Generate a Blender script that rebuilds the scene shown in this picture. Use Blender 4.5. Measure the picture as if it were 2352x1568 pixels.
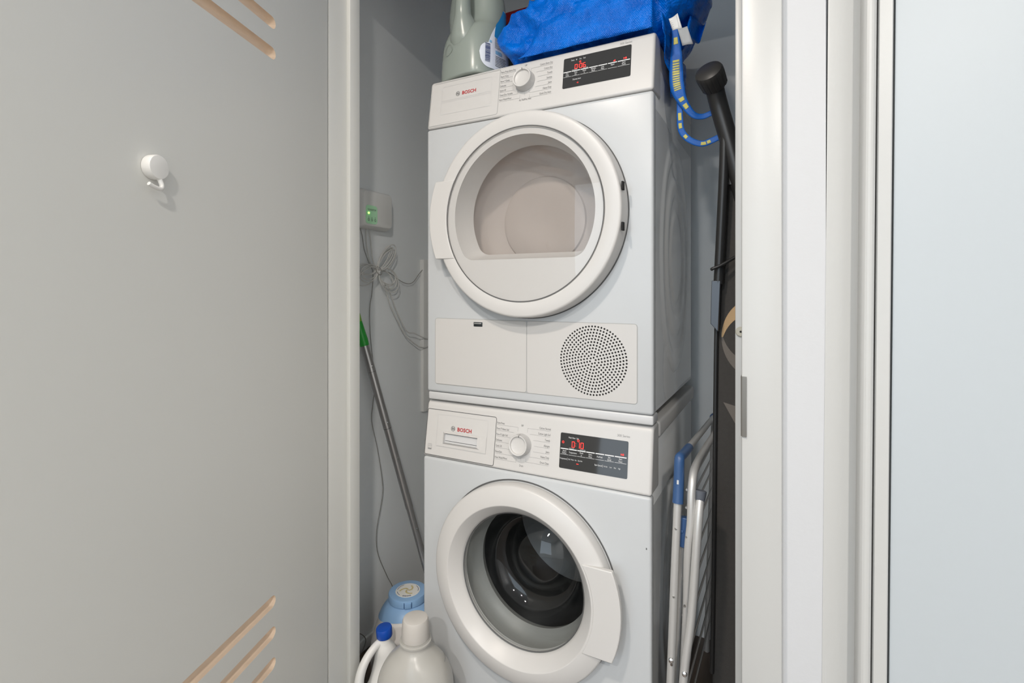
import bpy, bmesh, math, random
from mathutils import Vector, Matrix, noise

for o in list(bpy.data.objects): bpy.data.objects.remove(o, do_unlink=True)
S = bpy.context.scene
COL = S.collection
R = math.radians

# ------------------------------------------------------------------ camera
cam_data = bpy.data.cameras.new('camera')
cam = bpy.data.objects.new('camera', cam_data); COL.objects.link(cam)
cam_data.sensor_width = 36.0
cam_data.lens = 1180.0 / 2352.0 * 36.0
cam_data.shift_y = -116.0 / 2352.0
cam_data.clip_start = 0.01
cam.location = (0, 0, 1.135)
cam.rotation_euler = (R(90), 0, R(27.9))
S.camera = cam

# ------------------------------------------------------------------ world, daylight, exposure
W = bpy.data.worlds.new('world'); S.world = W; W.use_nodes = True
W.node_tree.nodes['Background'].inputs[0].default_value = (0.62, 0.78, 1.0, 1)
W.node_tree.nodes['Background'].inputs[1].default_value = 1.0

def area(name, loc, rot, sx, sy, power, col):
    l = bpy.data.lights.new(name, 'AREA'); l.shape = 'RECTANGLE'; l.size = sx; l.size_y = sy
    l.energy = power; l.color = col
    o = bpy.data.objects.new(name, l); COL.objects.link(o); o.location = loc; o.rotation_euler = rot
    return o
# daylight entering by the wide window in the rear wall, behind the camera (faces +Y)
area('daylight_rear', (-0.6, -3.15, 1.40), (R(90), 0, 0), 2.8, 2.0, 38, (0.82, 0.93, 1.0))
# daylight entering by the window in the left wall of the room (faces +X)
area('daylight', (-3.45, -1.7, 1.35), (0, R(-90), 0), 1.9, 2.6, 10, (0.86, 0.95, 1.0))

S.view_settings.view_transform = 'Standard'
S.view_settings.look = 'None'
S.view_settings.exposure = 0.0
S.view_settings.gamma = 1.0
S.view_settings.use_curve_mapping = False

# ------------------------------------------------------------------ materials
def mat(name, col, rough=0.5, metal=0.0, spec=0.5, bump=0.0, bscale=60.0, emis=None, estr=0.0, var=0.0, vscale=4.0,
        coat=0.0, trans=0.0, sss=0.0, stretch=None):
    m = bpy.data.materials.new(name); m.use_nodes = True
    nt = m.node_tree; b = nt.nodes['Principled BSDF']
    b.inputs['Base Color'].default_value = (*col, 1)
    b.inputs['Roughness'].default_value = rough
    b.inputs['Metallic'].default_value = metal
    b.inputs['Specular IOR Level'].default_value = spec
    b.inputs['Coat Weight'].default_value = coat
    b.inputs['Transmission Weight'].default_value = trans
    if sss:
        b.inputs['Subsurface Weight'].default_value = sss
        b.inputs['Subsurface Radius'].default_value = (0.03, 0.03, 0.03)
        b.inputs['Subsurface Scale'].default_value = 1.0
    if emis:
        b.inputs['Emission Color'].default_value = (*emis, 1); b.inputs['Emission Strength'].default_value = estr
    if bump or var:
        tc = nt.nodes.new('ShaderNodeTexCoord'); mp = nt.nodes.new('ShaderNodeMapping')
        nt.links.new(tc.outputs['Object'], mp.inputs[0])
        if stretch: mp.inputs['Scale'].default_value = stretch
    if var:
        n = nt.nodes.new('ShaderNodeTexNoise'); n.inputs['Scale'].default_value = vscale; n.inputs['Detail'].default_value = 5
        nt.links.new(mp.outputs[0], n.inputs['Vector'])
        r = nt.nodes.new('ShaderNodeMapRange')
        r.inputs['To Min'].default_value = 1 - var; r.inputs['To Max'].default_value = 1 + var
        nt.links.new(n.outputs['Fac'], r.inputs['Value'])
        x = nt.nodes.new('ShaderNodeVectorMath'); x.operation = 'SCALE'; x.inputs[0].default_value = col
        nt.links.new(r.outputs[0], x.inputs['Scale']); nt.links.new(x.outputs[0], b.inputs['Base Color'])
    if bump:
        n = nt.nodes.new('ShaderNodeTexNoise'); n.inputs['Scale'].default_value = bscale; n.inputs['Detail'].default_value = 3
        nt.links.new(mp.outputs[0], n.inputs['Vector'])
        bp = nt.nodes.new('ShaderNodeBump'); bp.inputs['Strength'].default_value = bump; bp.inputs['Distance'].default_value = 0.002
        nt.links.new(n.outputs['Fac'], bp.inputs['Height']); nt.links.new(bp.outputs[0], b.inputs['Normal'])
    return m

def glass(name, tint, rough=0.0, ior=1.5, refl=1.0):
    m = bpy.data.materials.new(name); m.use_nodes = True; nt = m.node_tree; nt.nodes.clear()
    out = nt.nodes.new('ShaderNodeOutputMaterial'); mix = nt.nodes.new('ShaderNodeMixShader')
    # Schlick reflectance, the same from either side of the thin pane
    ge = nt.nodes.new('ShaderNodeNewGeometry'); dt = nt.nodes.new('ShaderNodeVectorMath'); dt.operation = 'DOT_PRODUCT'
    nt.links.new(ge.outputs['Incoming'], dt.inputs[0]); nt.links.new(ge.outputs['Normal'], dt.inputs[1])
    ab = nt.nodes.new('ShaderNodeMath'); ab.operation = 'ABSOLUTE'; nt.links.new(dt.outputs['Value'], ab.inputs[0])
    iv = nt.nodes.new('ShaderNodeMath'); iv.operation = 'SUBTRACT'; iv.inputs[0].default_value = 1.0; nt.links.new(ab.outputs[0], iv.inputs[1])
    pw = nt.nodes.new('ShaderNodeMath'); pw.operation = 'POWER'; pw.inputs[1].default_value = 5.0; nt.links.new(iv.outputs[0], pw.inputs[0])
    f0 = ((ior - 1) / (ior + 1)) ** 2
    fr = nt.nodes.new('ShaderNodeMath'); fr.operation = 'MULTIPLY_ADD'; fr.inputs[1].default_value = 1 - f0; fr.inputs[2].default_value = f0
    nt.links.new(pw.outputs[0], fr.inputs[0])
    tr = nt.nodes.new('ShaderNodeBsdfTransparent'); tr.inputs[0].default_value = (*tint, 1)
    gl = nt.nodes.new('ShaderNodeBsdfGlossy'); gl.inputs['Roughness'].default_value = rough
    gl.inputs['Color'].default_value = (refl, refl, refl, 1)
    nt.links.new(fr.outputs[0], mix.inputs[0]); nt.links.new(tr.outputs[0], mix.inputs[1]); nt.links.new(gl.outputs[0], mix.inputs[2])
    nt.links.new(mix.outputs[0], out.inputs[0])
    return m

def wood_mat():
    m = mat('dark_wood_floor', (0.09, 0.065, 0.05), 0.4)
    nt = m.node_tree; b = nt.nodes['Principled BSDF']
    tc = nt.nodes.new('ShaderNodeTexCoord'); mp = nt.nodes.new('ShaderNodeMapping'); mp.inputs['Scale'].default_value = (14, 1.2, 1)
    n = nt.nodes.new('ShaderNodeTexNoise'); n.inputs['Scale'].default_value = 6; n.inputs['Detail'].default_value = 8
    cr = nt.nodes.new('ShaderNodeValToRGB')
    cr.color_ramp.elements[0].color = (0.055, 0.04, 0.03, 1); cr.color_ramp.elements[1].color = (0.16, 0.115, 0.085, 1)
    nt.links.new(tc.outputs['Object'], mp.inputs[0]); nt.links.new(mp.outputs[0], n.inputs['Vector'])
    nt.links.new(n.outputs['Fac'], cr.inputs[0]); nt.links.new(cr.outputs[0], b.inputs['Base Color'])
    return m

def weave_mat():
    m = mat('blue_woven_plastic', (0.0, 0.12, 0.6), 0.25, spec=0.22)
    nt = m.node_tree; b = nt.nodes['Principled BSDF']
    tc = nt.nodes.new('ShaderNodeTexCoord'); mp = nt.nodes.new('ShaderNodeMapping')
    mp.inputs['Rotation'].default_value = (0.3, 0.6, 0.2)
    nt.links.new(tc.outputs['Object'], mp.inputs[0])
    wv = []
    for d in ('X', 'Z'):
        w = nt.nodes.new('ShaderNodeTexWave'); w.bands_direction = d; w.inputs['Scale'].default_value = 95
        w.inputs['Distortion'].default_value = 1.0
        nt.links.new(mp.outputs[0], w.inputs['Vector']); wv.append(w)
    ad = nt.nodes.new('ShaderNodeMath'); ad.operation = 'ADD'
    nt.links.new(wv[0].outputs['Fac'], ad.inputs[0]); nt.links.new(wv[1].outputs['Fac'], ad.inputs[1])
    n = nt.nodes.new('ShaderNodeTexNoise'); n.inputs['Scale'].default_value = 28; n.inputs['Detail'].default_value = 6
    nt.links.new(tc.outputs['Object'], n.inputs['Vector'])
    b1 = nt.nodes.new('ShaderNodeBump'); b1.inputs['Strength'].default_value = 0.35; b1.inputs['Distance'].default_value = 0.0012
    nt.links.new(ad.outputs[0], b1.inputs['Height'])
    b2 = nt.nodes.new('ShaderNodeBump'); b2.inputs['Strength'].default_value = 0.9; b2.inputs['Distance'].default_value = 0.012
    nt.links.new(n.outputs['Fac'], b2.inputs['Height']); nt.links.new(b1.outputs[0], b2.inputs['Normal'])
    nt.links.new(b2.outputs[0], b.inputs['Normal'])
    cr = nt.nodes.new('ShaderNodeValToRGB')
    cr.color_ramp.elements[0].position = 0.3; cr.color_ramp.elements[0].color = (0.0, 0.10, 0.50, 1)
    cr.color_ramp.elements[1].position = 0.8; cr.color_ramp.elements[1].color = (0.0, 0.185, 0.78, 1)
    nt.links.new(n.outputs['Fac'], cr.inputs[0]); nt.links.new(cr.outputs[0], b.inputs['Base Color'])
    return m

M = {}
M['wall'] = mat('wall_paint_grey_white', (0.80, 0.81, 0.81), 0.6, bump=0.08, bscale=180, var=0.02)
M['closet'] = mat('closet_wall_paint', (0.90, 0.925, 0.93), 0.6, bump=0.08, bscale=180, var=0.03)
M['wall_f'] = mat('front_wall_paint', (0.545, 0.55, 0.56), 0.6, bump=0.08, bscale=180, var=0.02)
M['ceil'] = mat('ceiling_paint', (0.75, 0.75, 0.74), 0.8)
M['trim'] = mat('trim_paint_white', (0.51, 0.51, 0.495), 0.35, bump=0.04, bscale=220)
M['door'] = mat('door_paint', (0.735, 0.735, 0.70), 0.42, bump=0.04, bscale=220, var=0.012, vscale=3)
M['door2'] = mat('side_door_paint', (0.46, 0.495, 0.515), 0.42, var=0.01)
M['groove'] = mat('groove_tan_board', (0.82, 0.66, 0.51), 0.8, var=0.1, vscale=40, stretch=(1, 1, 8))
M['floor'] = wood_mat()
M['enamel'] = mat('white_enamel', (0.545, 0.56, 0.568), 0.30, spec=0.35, bump=0.02, bscale=500)
M['side_enamel'] = mat('side_panel_enamel', (0.82, 0.83, 0.83), 0.16, metal=0.0)
M['plastic'] = mat('white_plastic', (0.615, 0.60, 0.58), 0.36)
M['plastic_b'] = mat('matte_white_plastic', (0.58, 0.565, 0.545), 0.4)
M['grey_strip'] = mat('light_grey_plastic', (0.60, 0.60, 0.60), 0.35)
M['knob_grey'] = mat('knob_side_grey', (0.50, 0.49, 0.48), 0.3)
M['seam'] = mat('seam_dark', (0.10, 0.10, 0.10), 0.7)
M['seam_l'] = mat('seam_grey', (0.40, 0.40, 0.39), 0.6)
M['ink'] = mat('print_ink_grey', (0.16, 0.16, 0.16), 0.6)
M['ink_l'] = mat('print_line_grey', (0.30, 0.30, 0.30), 0.6)
M['red_ink'] = mat('red_ink', (0.45, 0.012, 0.015), 0.5)
M['display'] = mat('black_display_glass', (0.035, 0.035, 0.035), 0.06)
M['disp_white'] = mat('display_white_print', (0.8, 0.8, 0.8), 0.5)
M['led'] = mat('red_led', (0.8, 0.02, 0.02), 0.5, emis=(1.0, 0.03, 0.02), estr=2.2)
M['black'] = mat('black_hole', (0.012, 0.012, 0.012), 0.9)
M['chrome'] = mat('chrome', (0.75, 0.75, 0.75), 0.12, metal=1.0)
M['clear'] = glass('clear_cover', (0.97, 0.97, 0.97), 0.0, 1.45, 1.0)
M['smoke'] = glass('tinted_window', (0.93, 0.92, 0.91), 0.0, 1.5, 1.0)
M['bowl'] = glass('washer_bowl_glass', (0.88, 0.90, 0.90), 0.0, 1.5, 1.0)
M['dryer_in'] = mat('dryer_interior_grey', (0.60, 0.55, 0.525), 0.45, var=0.10, vscale=8)
M['gasket'] = mat('grey_rubber_gasket', (0.25, 0.25, 0.24), 0.4)
M['drum'] = mat('drum_steel', (0.10, 0.10, 0.10), 0.3, metal=0.7)
M['alu'] = mat('brushed_aluminium', (0.62, 0.61, 0.59), 0.42, metal=0.45, bump=0.05, bscale=300)
M['pole'] = mat('grey_pole_metal', (0.42, 0.41, 0.40), 0.35, metal=0.8)
M['wire_rod'] = mat('steel_rod', (0.50, 0.49, 0.47), 0.3, metal=0.9)
M['navy'] = mat('blue_joint_plastic', (0.035, 0.09, 0.22), 0.4)
M['greycap'] = mat('grey_cap_plastic', (0.10, 0.11, 0.13), 0.5)
M['green'] = mat('green_grip', (0.03, 0.42, 0.05), 0.35)
M['lime'] = mat('lime_grip', (0.25, 0.55, 0.06), 0.35)
M['wire'] = mat('white_cable', (0.72, 0.71, 0.68), 0.5)
M['wire_g'] = mat('grey_cable', (0.30, 0.29, 0.27), 0.5)
M['jug'] = mat('translucent_jug', (0.31, 0.35, 0.315), 0.26, sss=0.3)
M['jug2'] = mat('milky_jug', (0.45, 0.44, 0.41), 0.28, sss=0.2)
M['cap'] = mat('clear_frosted_cap', (0.56, 0.535, 0.50), 0.35, sss=0.2)
M['lightblue'] = mat('light_blue_plastic', (0.27, 0.45, 0.70), 0.4)
M['tub'] = mat('white_tub_plastic', (0.80, 0.77, 0.74), 0.3)
M['bluecap'] = mat('royal_blue_cap', (0.005, 0.07, 0.42), 0.35)
M['blue_label'] = mat('blue_label', (0.01, 0.22, 0.55), 0.4)
M['white_label'] = mat('white_label', (0.78, 0.82, 0.88), 0.4)
M['pale_blue'] = mat('pale_blue_print', (0.25, 0.50, 0.72), 0.5)
M['sticker'] = mat('sticker_white', (0.80, 0.79, 0.74), 0.5)
M['sticker_y'] = mat('sticker_yellow', (0.68, 0.58, 0.28), 0.5)
M['navy_ink'] = mat('navy_ink', (0.03, 0.05, 0.16), 0.6)
M['bag'] = weave_mat()
M['strap'] = mat('blue_strap', (0.002, 0.11, 0.46), 0.5, bump=0.3, bscale=700)
M['yellow'] = mat('strap_yellow', (0.62, 0.55, 0.14), 0.6)
M['tag'] = mat('tag_white', (0.74, 0.73, 0.71), 0.7, bump=0.15, bscale=120)
M['tag_g'] = mat('tag_grey', (0.36, 0.37, 0.38), 0.7, bump=0.2, bscale=120)
M['red'] = mat('red_plastic', (0.34, 0.01, 0.015), 0.4)
M['dark'] = mat('dark_plastic', (0.012, 0.016, 0.018), 0.5)
M['black_pl'] = mat('black_rubber', (0.030, 0.028, 0.026), 0.42)
M['tube_blk'] = mat('black_tube', (0.022, 0.021, 0.020), 0.38)
M['fabric'] = mat('charcoal_fabric', (0.055, 0.050, 0.045), 0.9, bump=0.4, bscale=500, var=0.12, vscale=120)
M['fab_tan'] = mat('tan_fabric_print', (0.55, 0.37, 0.20), 0.9, bump=0.3, bscale=500)
M['fab_grey'] = mat('taupe_fabric_print', (0.17, 0.15, 0.13), 0.9, bump=0.3, bscale=500)
M['bracket'] = mat('grey_blue_bracket', (0.085, 0.095, 0.11), 0.35, metal=0.3)
M['nickel'] = mat('brushed_nickel', (0.30, 0.28, 0.25), 0.35, metal=0.9)
M['bumper'] = mat('beige_bumper', (0.42, 0.40, 0.33), 0.4)
M['hook'] = mat('hook_white', (0.84, 0.83, 0.80), 0.35)
M['scr'] = mat('screen_pale_green', (0.42, 0.62, 0.46), 0.3, emis=(0.35, 0.8, 0.35), estr=0.12)
M['led_g'] = mat('green_led', (0.2, 0.9, 0.1), 0.3, emis=(0.25, 1.0, 0.08), estr=6.0)
M['box'] = mat('controller_white', (0.88, 0.87, 0.84), 0.4)
M['lamp'] = mat('lamp_emitter', (1, 1, 1), 0.5, emis=(1.0, 0.86, 0.70), estr=30.0)
M['table'] = mat('white_table', (0.7, 0.72, 0.74), 0.3)

# ------------------------------------------------------------------ helpers
def add(o, parent=None):
    COL.objects.link(o)
    if parent is not None:
        o.parent = parent
        o.matrix_parent_inverse = root_mat(parent).inverted()
    return o

def root_mat(o):
    m = Matrix.Translation(o.location) if o.type == 'EMPTY' else Matrix.Identity(4)
    return m

def tag(o, label, cat, group=None, kind=None):
    if label: o['label'] = label
    if cat: o['category'] = cat
    if group: o['group'] = group
    if kind: o['kind'] = kind
    return o

def thing(name, loc, label, cat, group=None):
    o = bpy.data.objects.new(name, None); o.location = loc; o.empty_display_size = 0.05
    COL.objects.link(o)
    return tag(o, label, cat, group)

def from_bm(name, bm, m, parent=None, smooth=True, angle=40):
    bmesh.ops.recalc_face_normals(bm, faces=bm.faces[:])
    me = bpy.data.meshes.new(name); bm.to_mesh(me); bm.free()
    me.materials.append(M[m] if isinstance(m, str) else m)
    if smooth:
        for p in me.polygons: p.use_smooth = True
        me.set_sharp_from_angle(angle=R(angle))
    o = bpy.data.objects.new(name, me)
    return add(o, parent)

def struct(o): o['kind'] = 'structure'; return o

def bm_box(bm, x0, x1, y0, y1, z0, z1, bev=0.0, seg=2, mtx=None):
    t = bmesh.new(); bmesh.ops.create_cube(t, size=1)
    for v in t.verts:
        v.co = Vector(((x0 + x1) / 2 + v.co.x * (x1 - x0), (y0 + y1) / 2 + v.co.y * (y1 - y0), (z0 + z1) / 2 + v.co.z * (z1 - z0)))
    if bev: bmesh.ops.bevel(t, geom=t.edges[:], offset=bev, segments=seg, profile=0.5, affect='EDGES')
    if mtx is not None: bmesh.ops.transform(t, matrix=mtx, verts=t.verts[:])
    me = bpy.data.meshes.new('t'); t.to_mesh(me); t.free(); bm.from_mesh(me); bpy.data.meshes.remove(me)
    return bm

def box(name, x0, x1, y0, y1, z0, z1, m, parent=None, bev=0.0, seg=2, mtx=None):
    return from_bm(name, bm_box(bmesh.new(), x0, x1, y0, y1, z0, z1, bev, seg, mtx), m, parent)

def bm_faces(bm, verts, faces):
    vs = [bm.verts.new(v) for v in verts]
    for f in faces:
        try: bm.faces.new([vs[i] for i in f])
        except ValueError: pass
    return vs

def bm_loft(bm, rings, cap0=True, cap1=True, closed=True):
    vs = [[bm.verts.new(p) for p in r] for r in rings]
    n = len(vs[0])
    for a, b in zip(vs[:-1], vs[1:]):
        for i in range(n if closed else n - 1):
            j = (i + 1) % n
            try: bm.faces.new((a[i], a[j], b[j], b[i]))
            except ValueError: pass
    if cap0 and closed: bm.faces.new(vs[0])
    if cap1 and closed: bm.faces.new(vs[-1])
    return bm

def bm_lathe(bm, prof, seg, fn, cap0=False, cap1=False):
    """prof: list of (r, h); fn(r, ang, h) -> point"""
    rings = [[fn(r, 2 * math.pi * i / seg, h) for i in range(seg)] for r, h in prof]
    return bm_loft(bm, rings, cap0, cap1)

def axis_fn(origin, d):
    d = Vector(d).normalized(); q = d.to_track_quat('Z', 'Y').to_matrix(); o = Vector(origin)
    return lambda r, a, h: o + q @ Vector((r * math.cos(a), r * math.sin(a), h))

def lathe(name, prof, origin, d, m, parent=None, seg=48, cap0=True, cap1=True):
    return from_bm(name, bm_lathe(bmesh.new(), prof, seg, axis_fn(origin, d), cap0, cap1), m, parent)

def spline(pts, n=8, closed=False):
    P = [Vector(p) for p in pts]
    if len(P) < 3: return P
    out = []
    for i in range(len(P) - 1):
        p0 = P[max(i - 1, 0)]; p1 = P[i]; p2 = P[i + 1]; p3 = P[min(i + 2, len(P) - 1)]
        for k in range(n):
            t = k / n
            out.append(0.5 * ((2 * p1) + (-p0 + p2) * t + (2 * p0 - 5 * p1 + 4 * p2 - p3) * t * t + (-p0 + 3 * p1 - 3 * p2 + p3) * t ** 3))
    out.append(P[-1])
    return out

def bm_tube(bm, pts, rad, seg=10, smooth=0, flat=None, up=(0, 0, 1)):
    """sweep; rad float or list; flat=(w,h) gives a ribbon section"""
    P = spline(pts, smooth) if smooth else [Vector(p) for p in pts]
    n = len(P); rings = []
    T = []
    for i in range(n):
        t = (P[min(i + 1, n - 1)] - P[max(i - 1, 0)]); T.append(t.normalized())
    ref = Vector(up)
    if abs(T[0].dot(ref)) > 0.95: ref = Vector((1, 0, 0))
    nrm = (ref - T[0] * ref.dot(T[0])).normalized()
    for i in range(n):
        nrm = (nrm - T[i] * nrm.dot(T[i])).normalized(); bi = T[i].cross(nrm)
        if callable(rad): r = rad(i / (n - 1))
        elif isinstance(rad, (list, tuple)):
            f = i / (n - 1) * (len(rad) - 1); k = min(int(f), len(rad) - 2); r = rad[k] + (rad[k + 1] - rad[k]) * (f - k)
        else: r = rad
        sx, sy = flat if flat else (1, 1)
        rings.append([P[i] + nrm * (r * sx * math.cos(2 * math.pi * k / seg)) + bi * (r * sy * math.sin(2 * math.pi * k / seg)) for k in range(seg)])
    return bm_loft(bm, rings)

def tube(name, pts, rad, m, parent=None, seg=12, smooth=0, flat=None, up=(0, 0, 1)):
    return from_bm(name, bm_tube(bmesh.new(), pts, rad, seg, smooth, flat, up), m, parent)

def boolean(o, cutter):
    md = o.modifiers.new('b', 'BOOLEAN'); md.operation = 'DIFFERENCE'; md.object = cutter; md.solver = 'EXACT'
    dg = bpy.context.evaluated_depsgraph_get()
    me = bpy.data.meshes.new_from_object(o.evaluated_get(dg))
    o.modifiers.clear(); o.data = me
    for p in me.polygons: p.use_smooth = True
    me.set_sharp_from_angle(angle=R(35))
    bpy.data.objects.remove(cutter, do_unlink=True)

def bevel_mod(o, w, seg=3, ang=30):
    md = o.modifiers.new('bevel', 'BEVEL'); md.width = w; md.segments = seg; md.limit_method = 'ANGLE'; md.angle_limit = R(ang)
    md.harden_normals = False
    return o

def rrect(x0, x1, z0, z1, r, n=5):
    pts = []
    for cx, cz, a0 in ((x1 - r, z1 - r, 0), (x0 + r, z1 - r, 90), (x0 + r, z0 + r, 180), (x1 - r, z0 + r, 270)):
        for k in range(n + 1):
            a = R(a0 + 90 * k / n); pts.append((cx + r * math.cos(a), cz + r * math.sin(a)))
    return pts

def bm_outline(bm, pts, fn, w):
    """thin closed line of width w following pts (u,v); fn maps to 3D"""
    n = len(pts); P = [Vector(p) for p in pts]; a = []; b = []
    for i in range(n):
        t = (P[(i + 1) % n] - P[i - 1]).normalized(); nn = Vector((-t.y, t.x))
        a.append(bm.verts.new(fn(*(P[i] + nn * w / 2)))); b.append(bm.verts.new(fn(*(P[i] - nn * w / 2))))
    for i in range(n):
        j = (i + 1) % n; bm.faces.new((a[i], a[j], b[j], b[i]))

def bm_line(bm, pts, fn, w):
    for p, q in zip(pts[:-1], pts[1:]):
        p = Vector(p); q = Vector(q); t = (q - p).normalized(); nn = Vector((-t.y, t.x)) * w / 2
        vs = [bm.verts.new(fn(*c)) for c in (p + nn, q + nn, q - nn, p - nn)]
        bm.faces.new(vs)

def bm_quad(bm, u0, u1, v0, v1, fn):
    bm.faces.new([bm.verts.new(fn(*c)) for c in ((u0, v0), (u1, v0), (u1, v1), (u0, v1))])

def bm_poly(bm, pts, fn):
    bm.faces.new([bm.verts.new(fn(*c)) for c in pts])

_txt = {}
def bm_text(bm, s, size, u, v, fn, align='LEFT', sx=0.72, bold=0.0, width=None, shear=0.0):
    key = (s, bold)
    if key not in _txt:
        cu = bpy.data.curves.new('t', 'FONT'); cu.body = s; cu.resolution_u = 2; cu.offset = bold
        ob = bpy.data.objects.new('t', cu); COL.objects.link(ob)
        dg = bpy.context.evaluated_depsgraph_get()
        me = bpy.data.meshes.new_from_object(ob.evaluated_get(dg))
        _txt[key] = ([tuple(q.co) for q in me.vertices], [tuple(p.vertices) for p in me.polygons])
        bpy.data.objects.remove(ob, do_unlink=True); bpy.data.curves.remove(cu); bpy.data.meshes.remove(me)
    vs, fs = _txt[key]
    if not vs: return
    x0 = min(q[0] for q in vs); x1 = max(q[0] for q in vs); w = x1 - x0
    k = size * sx if width is None else width / w
    off = {'LEFT': -x0, 'RIGHT': -x1, 'CENTER': -(x0 + x1) / 2}[align]
    bm_faces(bm, [fn(u + (q[0] + off) * k + shear * q[1] * size, v + q[1] * size) for q in vs], fs)

SEG = {'0': 'abcdef', '1': 'bc', '6': 'acdefg', '8': 'abcdefg'}
def bm_digit(bm, ch, u, v, w, h, fn, t=None):
    t = t or w * 0.17; g = t * 0.25
    L = {'a': (0 + t, w - t, h - t, h), 'd': (t, w - t, 0, t), 'g': (t, w - t, h / 2 - t / 2, h / 2 + t / 2),
         'f': (0, t, h / 2 + g, h - g), 'b': (w - t, w, h / 2 + g, h - g), 'e': (0, t, g, h / 2 - g), 'c': (w - t, w, g, h / 2 - g)}
    for s in SEG[ch]:
        a, b, c, d = L[s]; bm_quad(bm, u + a, u + b, v + c, v + d, fn)

def flat(name, bm, m, parent):
    o = from_bm(name, bm, m, parent, smooth=False)
    if name in FINE: o['kind'] = 'stuff'      # lettering and hairlines too small to pick apart
    return o
FINE = {'dial_lettering', 'dial_lines', 'display_print', 'led_digits', 'screen_print', 'swirl_print', 'sticker_lettering', 'tag_print', 'energy_mark', 'series_lettering', 'brand_lettering', 'emblem', 'drawer_relief', 'drawer_seam', 'panel_seam', 'grip_slot'}

# superellipse ring
def sring(cx, cy, z, ax, ay, p=2.0, n=40, rot=0.0):
    out = []
    for i in range(n):
        a = 2 * math.pi * i / n; c = math.cos(a); s = math.sin(a)
        x = ax * math.copysign(abs(c) ** (2 / p), c); y = ay * math.copysign(abs(s) ** (2 / p), s)
        out.append(Vector((cx + x * math.cos(rot) - y * math.sin(rot), cy + x * math.sin(rot) + y * math.cos(rot), z)))
    return out

def interp_sections(secs, n=6):
    """secs rows (z,cx,cy,ax,ay,p): smooth along z"""
    out = []
    for i in range(len(secs) - 1):
        a0 = secs[max(i - 1, 0)]; a1 = secs[i]; a2 = secs[i + 1]; a3 = secs[min(i + 2, len(secs) - 1)]
        for k in range(n):
            t = k / n
            out.append([0.5 * (2 * q1 + (q2 - q0) * t + (2 * q0 - 5 * q1 + 4 * q2 - q3) * t * t + (3 * q1 - q0 - 3 * q2 + q3) * t ** 3)
                        for q0, q1, q2, q3 in zip(a0, a1, a2, a3)])
    out.append(list(secs[-1]))
    return out

def bottle_body(name, secs, m, parent, rot=0.0, n=48, sm=5):
    S2 = interp_sections(secs, sm)
    return from_bm(name, bm_loft(bmesh.new(), [sring(c[1], c[2], c[0], c[3], c[4], c[5], n, rot) for c in S2]), m, parent, angle=60)

def sec_at(secs, z):
    for a, b in zip(secs[:-1], secs[1:]):
        if a[0] <= z <= b[0]:
            t = (z - a[0]) / (b[0] - a[0]) if b[0] > a[0] else 0
            return [x + (y - x) * t for x, y in zip(a, b)]
    return list(secs[-1] if z > secs[-1][0] else secs[0])

def surf_pt(secs, ang, z, off, rot=0.0):
    c = sec_at(secs, z); co = math.cos(ang); si = math.sin(ang); p = c[5]
    x = (c[3] + off) * math.copysign(abs(co) ** (2 / p), co); y = (c[4] + off) * math.copysign(abs(si) ** (2 / p), si)
    return Vector((c[1] + x * math.cos(rot) - y * math.sin(rot), c[2] + x * math.sin(rot) + y * math.cos(rot), z))

def bm_patch(bm, secs, a0, a1, zlo, zhi, off, rot=0.0, na=14, nz=12):
    """zlo/zhi may be functions of t in 0..1"""
    f = lambda q, t: q(t) if callable(q) else q
    grid = [[bm.verts.new(surf_pt(secs, a0 + (a1 - a0) * i / na, f(zlo, i / na) + (f(zhi, i / na) - f(zlo, i / na)) * k / nz, off, rot))
             for k in range(nz + 1)] for i in range(na + 1)]
    for i in range(na):
        for k in range(nz):
            bm.faces.new((grid[i][k], grid[i + 1][k], grid[i + 1][k + 1], grid[i][k + 1]))

# ================================================================== ROOM STRUCTURE
FY = 0.90            # face of the wall that holds the closet door
IY = 0.995           # inner face of that wall
JL, JR = -0.980, -0.059   # clear opening of the door frame
CEIL = 2.50
DH = 2.09            # opening head
RX0, RX1, RY0 = -3.5, 1.7, -3.2
CX0, CX1, CY1 = -1.18, 0.28, 1.78
struct(box('floor', RX0 - .1, RX1 + .1, RY0 - .1, CY1 + .1, -0.10, 0.0, 'floor'))
struct(box('ceiling', RX0 - .1, RX1 + .1, RY0 - .1, CY1 + .1, CEIL, CEIL + 0.1, 'ceil'))
bm = bmesh.new()
bm_box(bm, RX0, JL - 0.02, FY, IY, 0, CEIL); bm_box(bm, JR + 0.02, 0.0555, FY, IY, 0, CEIL); bm_box(bm, 0.0555, 0.125, FY + 0.016, IY, 0, CEIL); bm_box(bm, JL - 0.02, JR + 0.02, FY, IY, DH + 0.02, CEIL)
bm_box(bm, 0.125, 1.05, FY, IY, 2.06, CEIL); bm_box(bm, 1.05, RX1, FY, IY, 0, CEIL)
struct(from_bm('wall_front', bm, 'wall_f'))
struct(box('wall_right', RX1, RX1 + 0.1, RY0, FY, 0, CEIL, 'wall'))
bm = bmesh.new()
VX0, VX1, VZ0, VZ1 = -2.0, 0.8, 0.4, 2.4
bm_box(bm, RX0, VX0, RY0 - .1, RY0, 0, CEIL); bm_box(bm, VX1, RX1, RY0 - .1, RY0, 0, CEIL)
bm_box(bm, VX0, VX1, RY0 - .1, RY0, 0, VZ0); bm_box(bm, VX0, VX1, RY0 - .1, RY0, VZ1, CEIL)
struct(from_bm('wall_rear', bm, 'wall'))
bm = bmesh.new()
for x in (VX0 + .02, (VX0 + VX1) / 2, VX1 - .02): bm_box(bm, x - .02, x + .02, RY0 - .08, RY0 - .03, VZ0, VZ1)
for z in (VZ0 + .02, VZ1 - .02): bm_box(bm, VX0, VX1, RY0 - .08, RY0 - .03, z - .02, z + .02)
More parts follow.
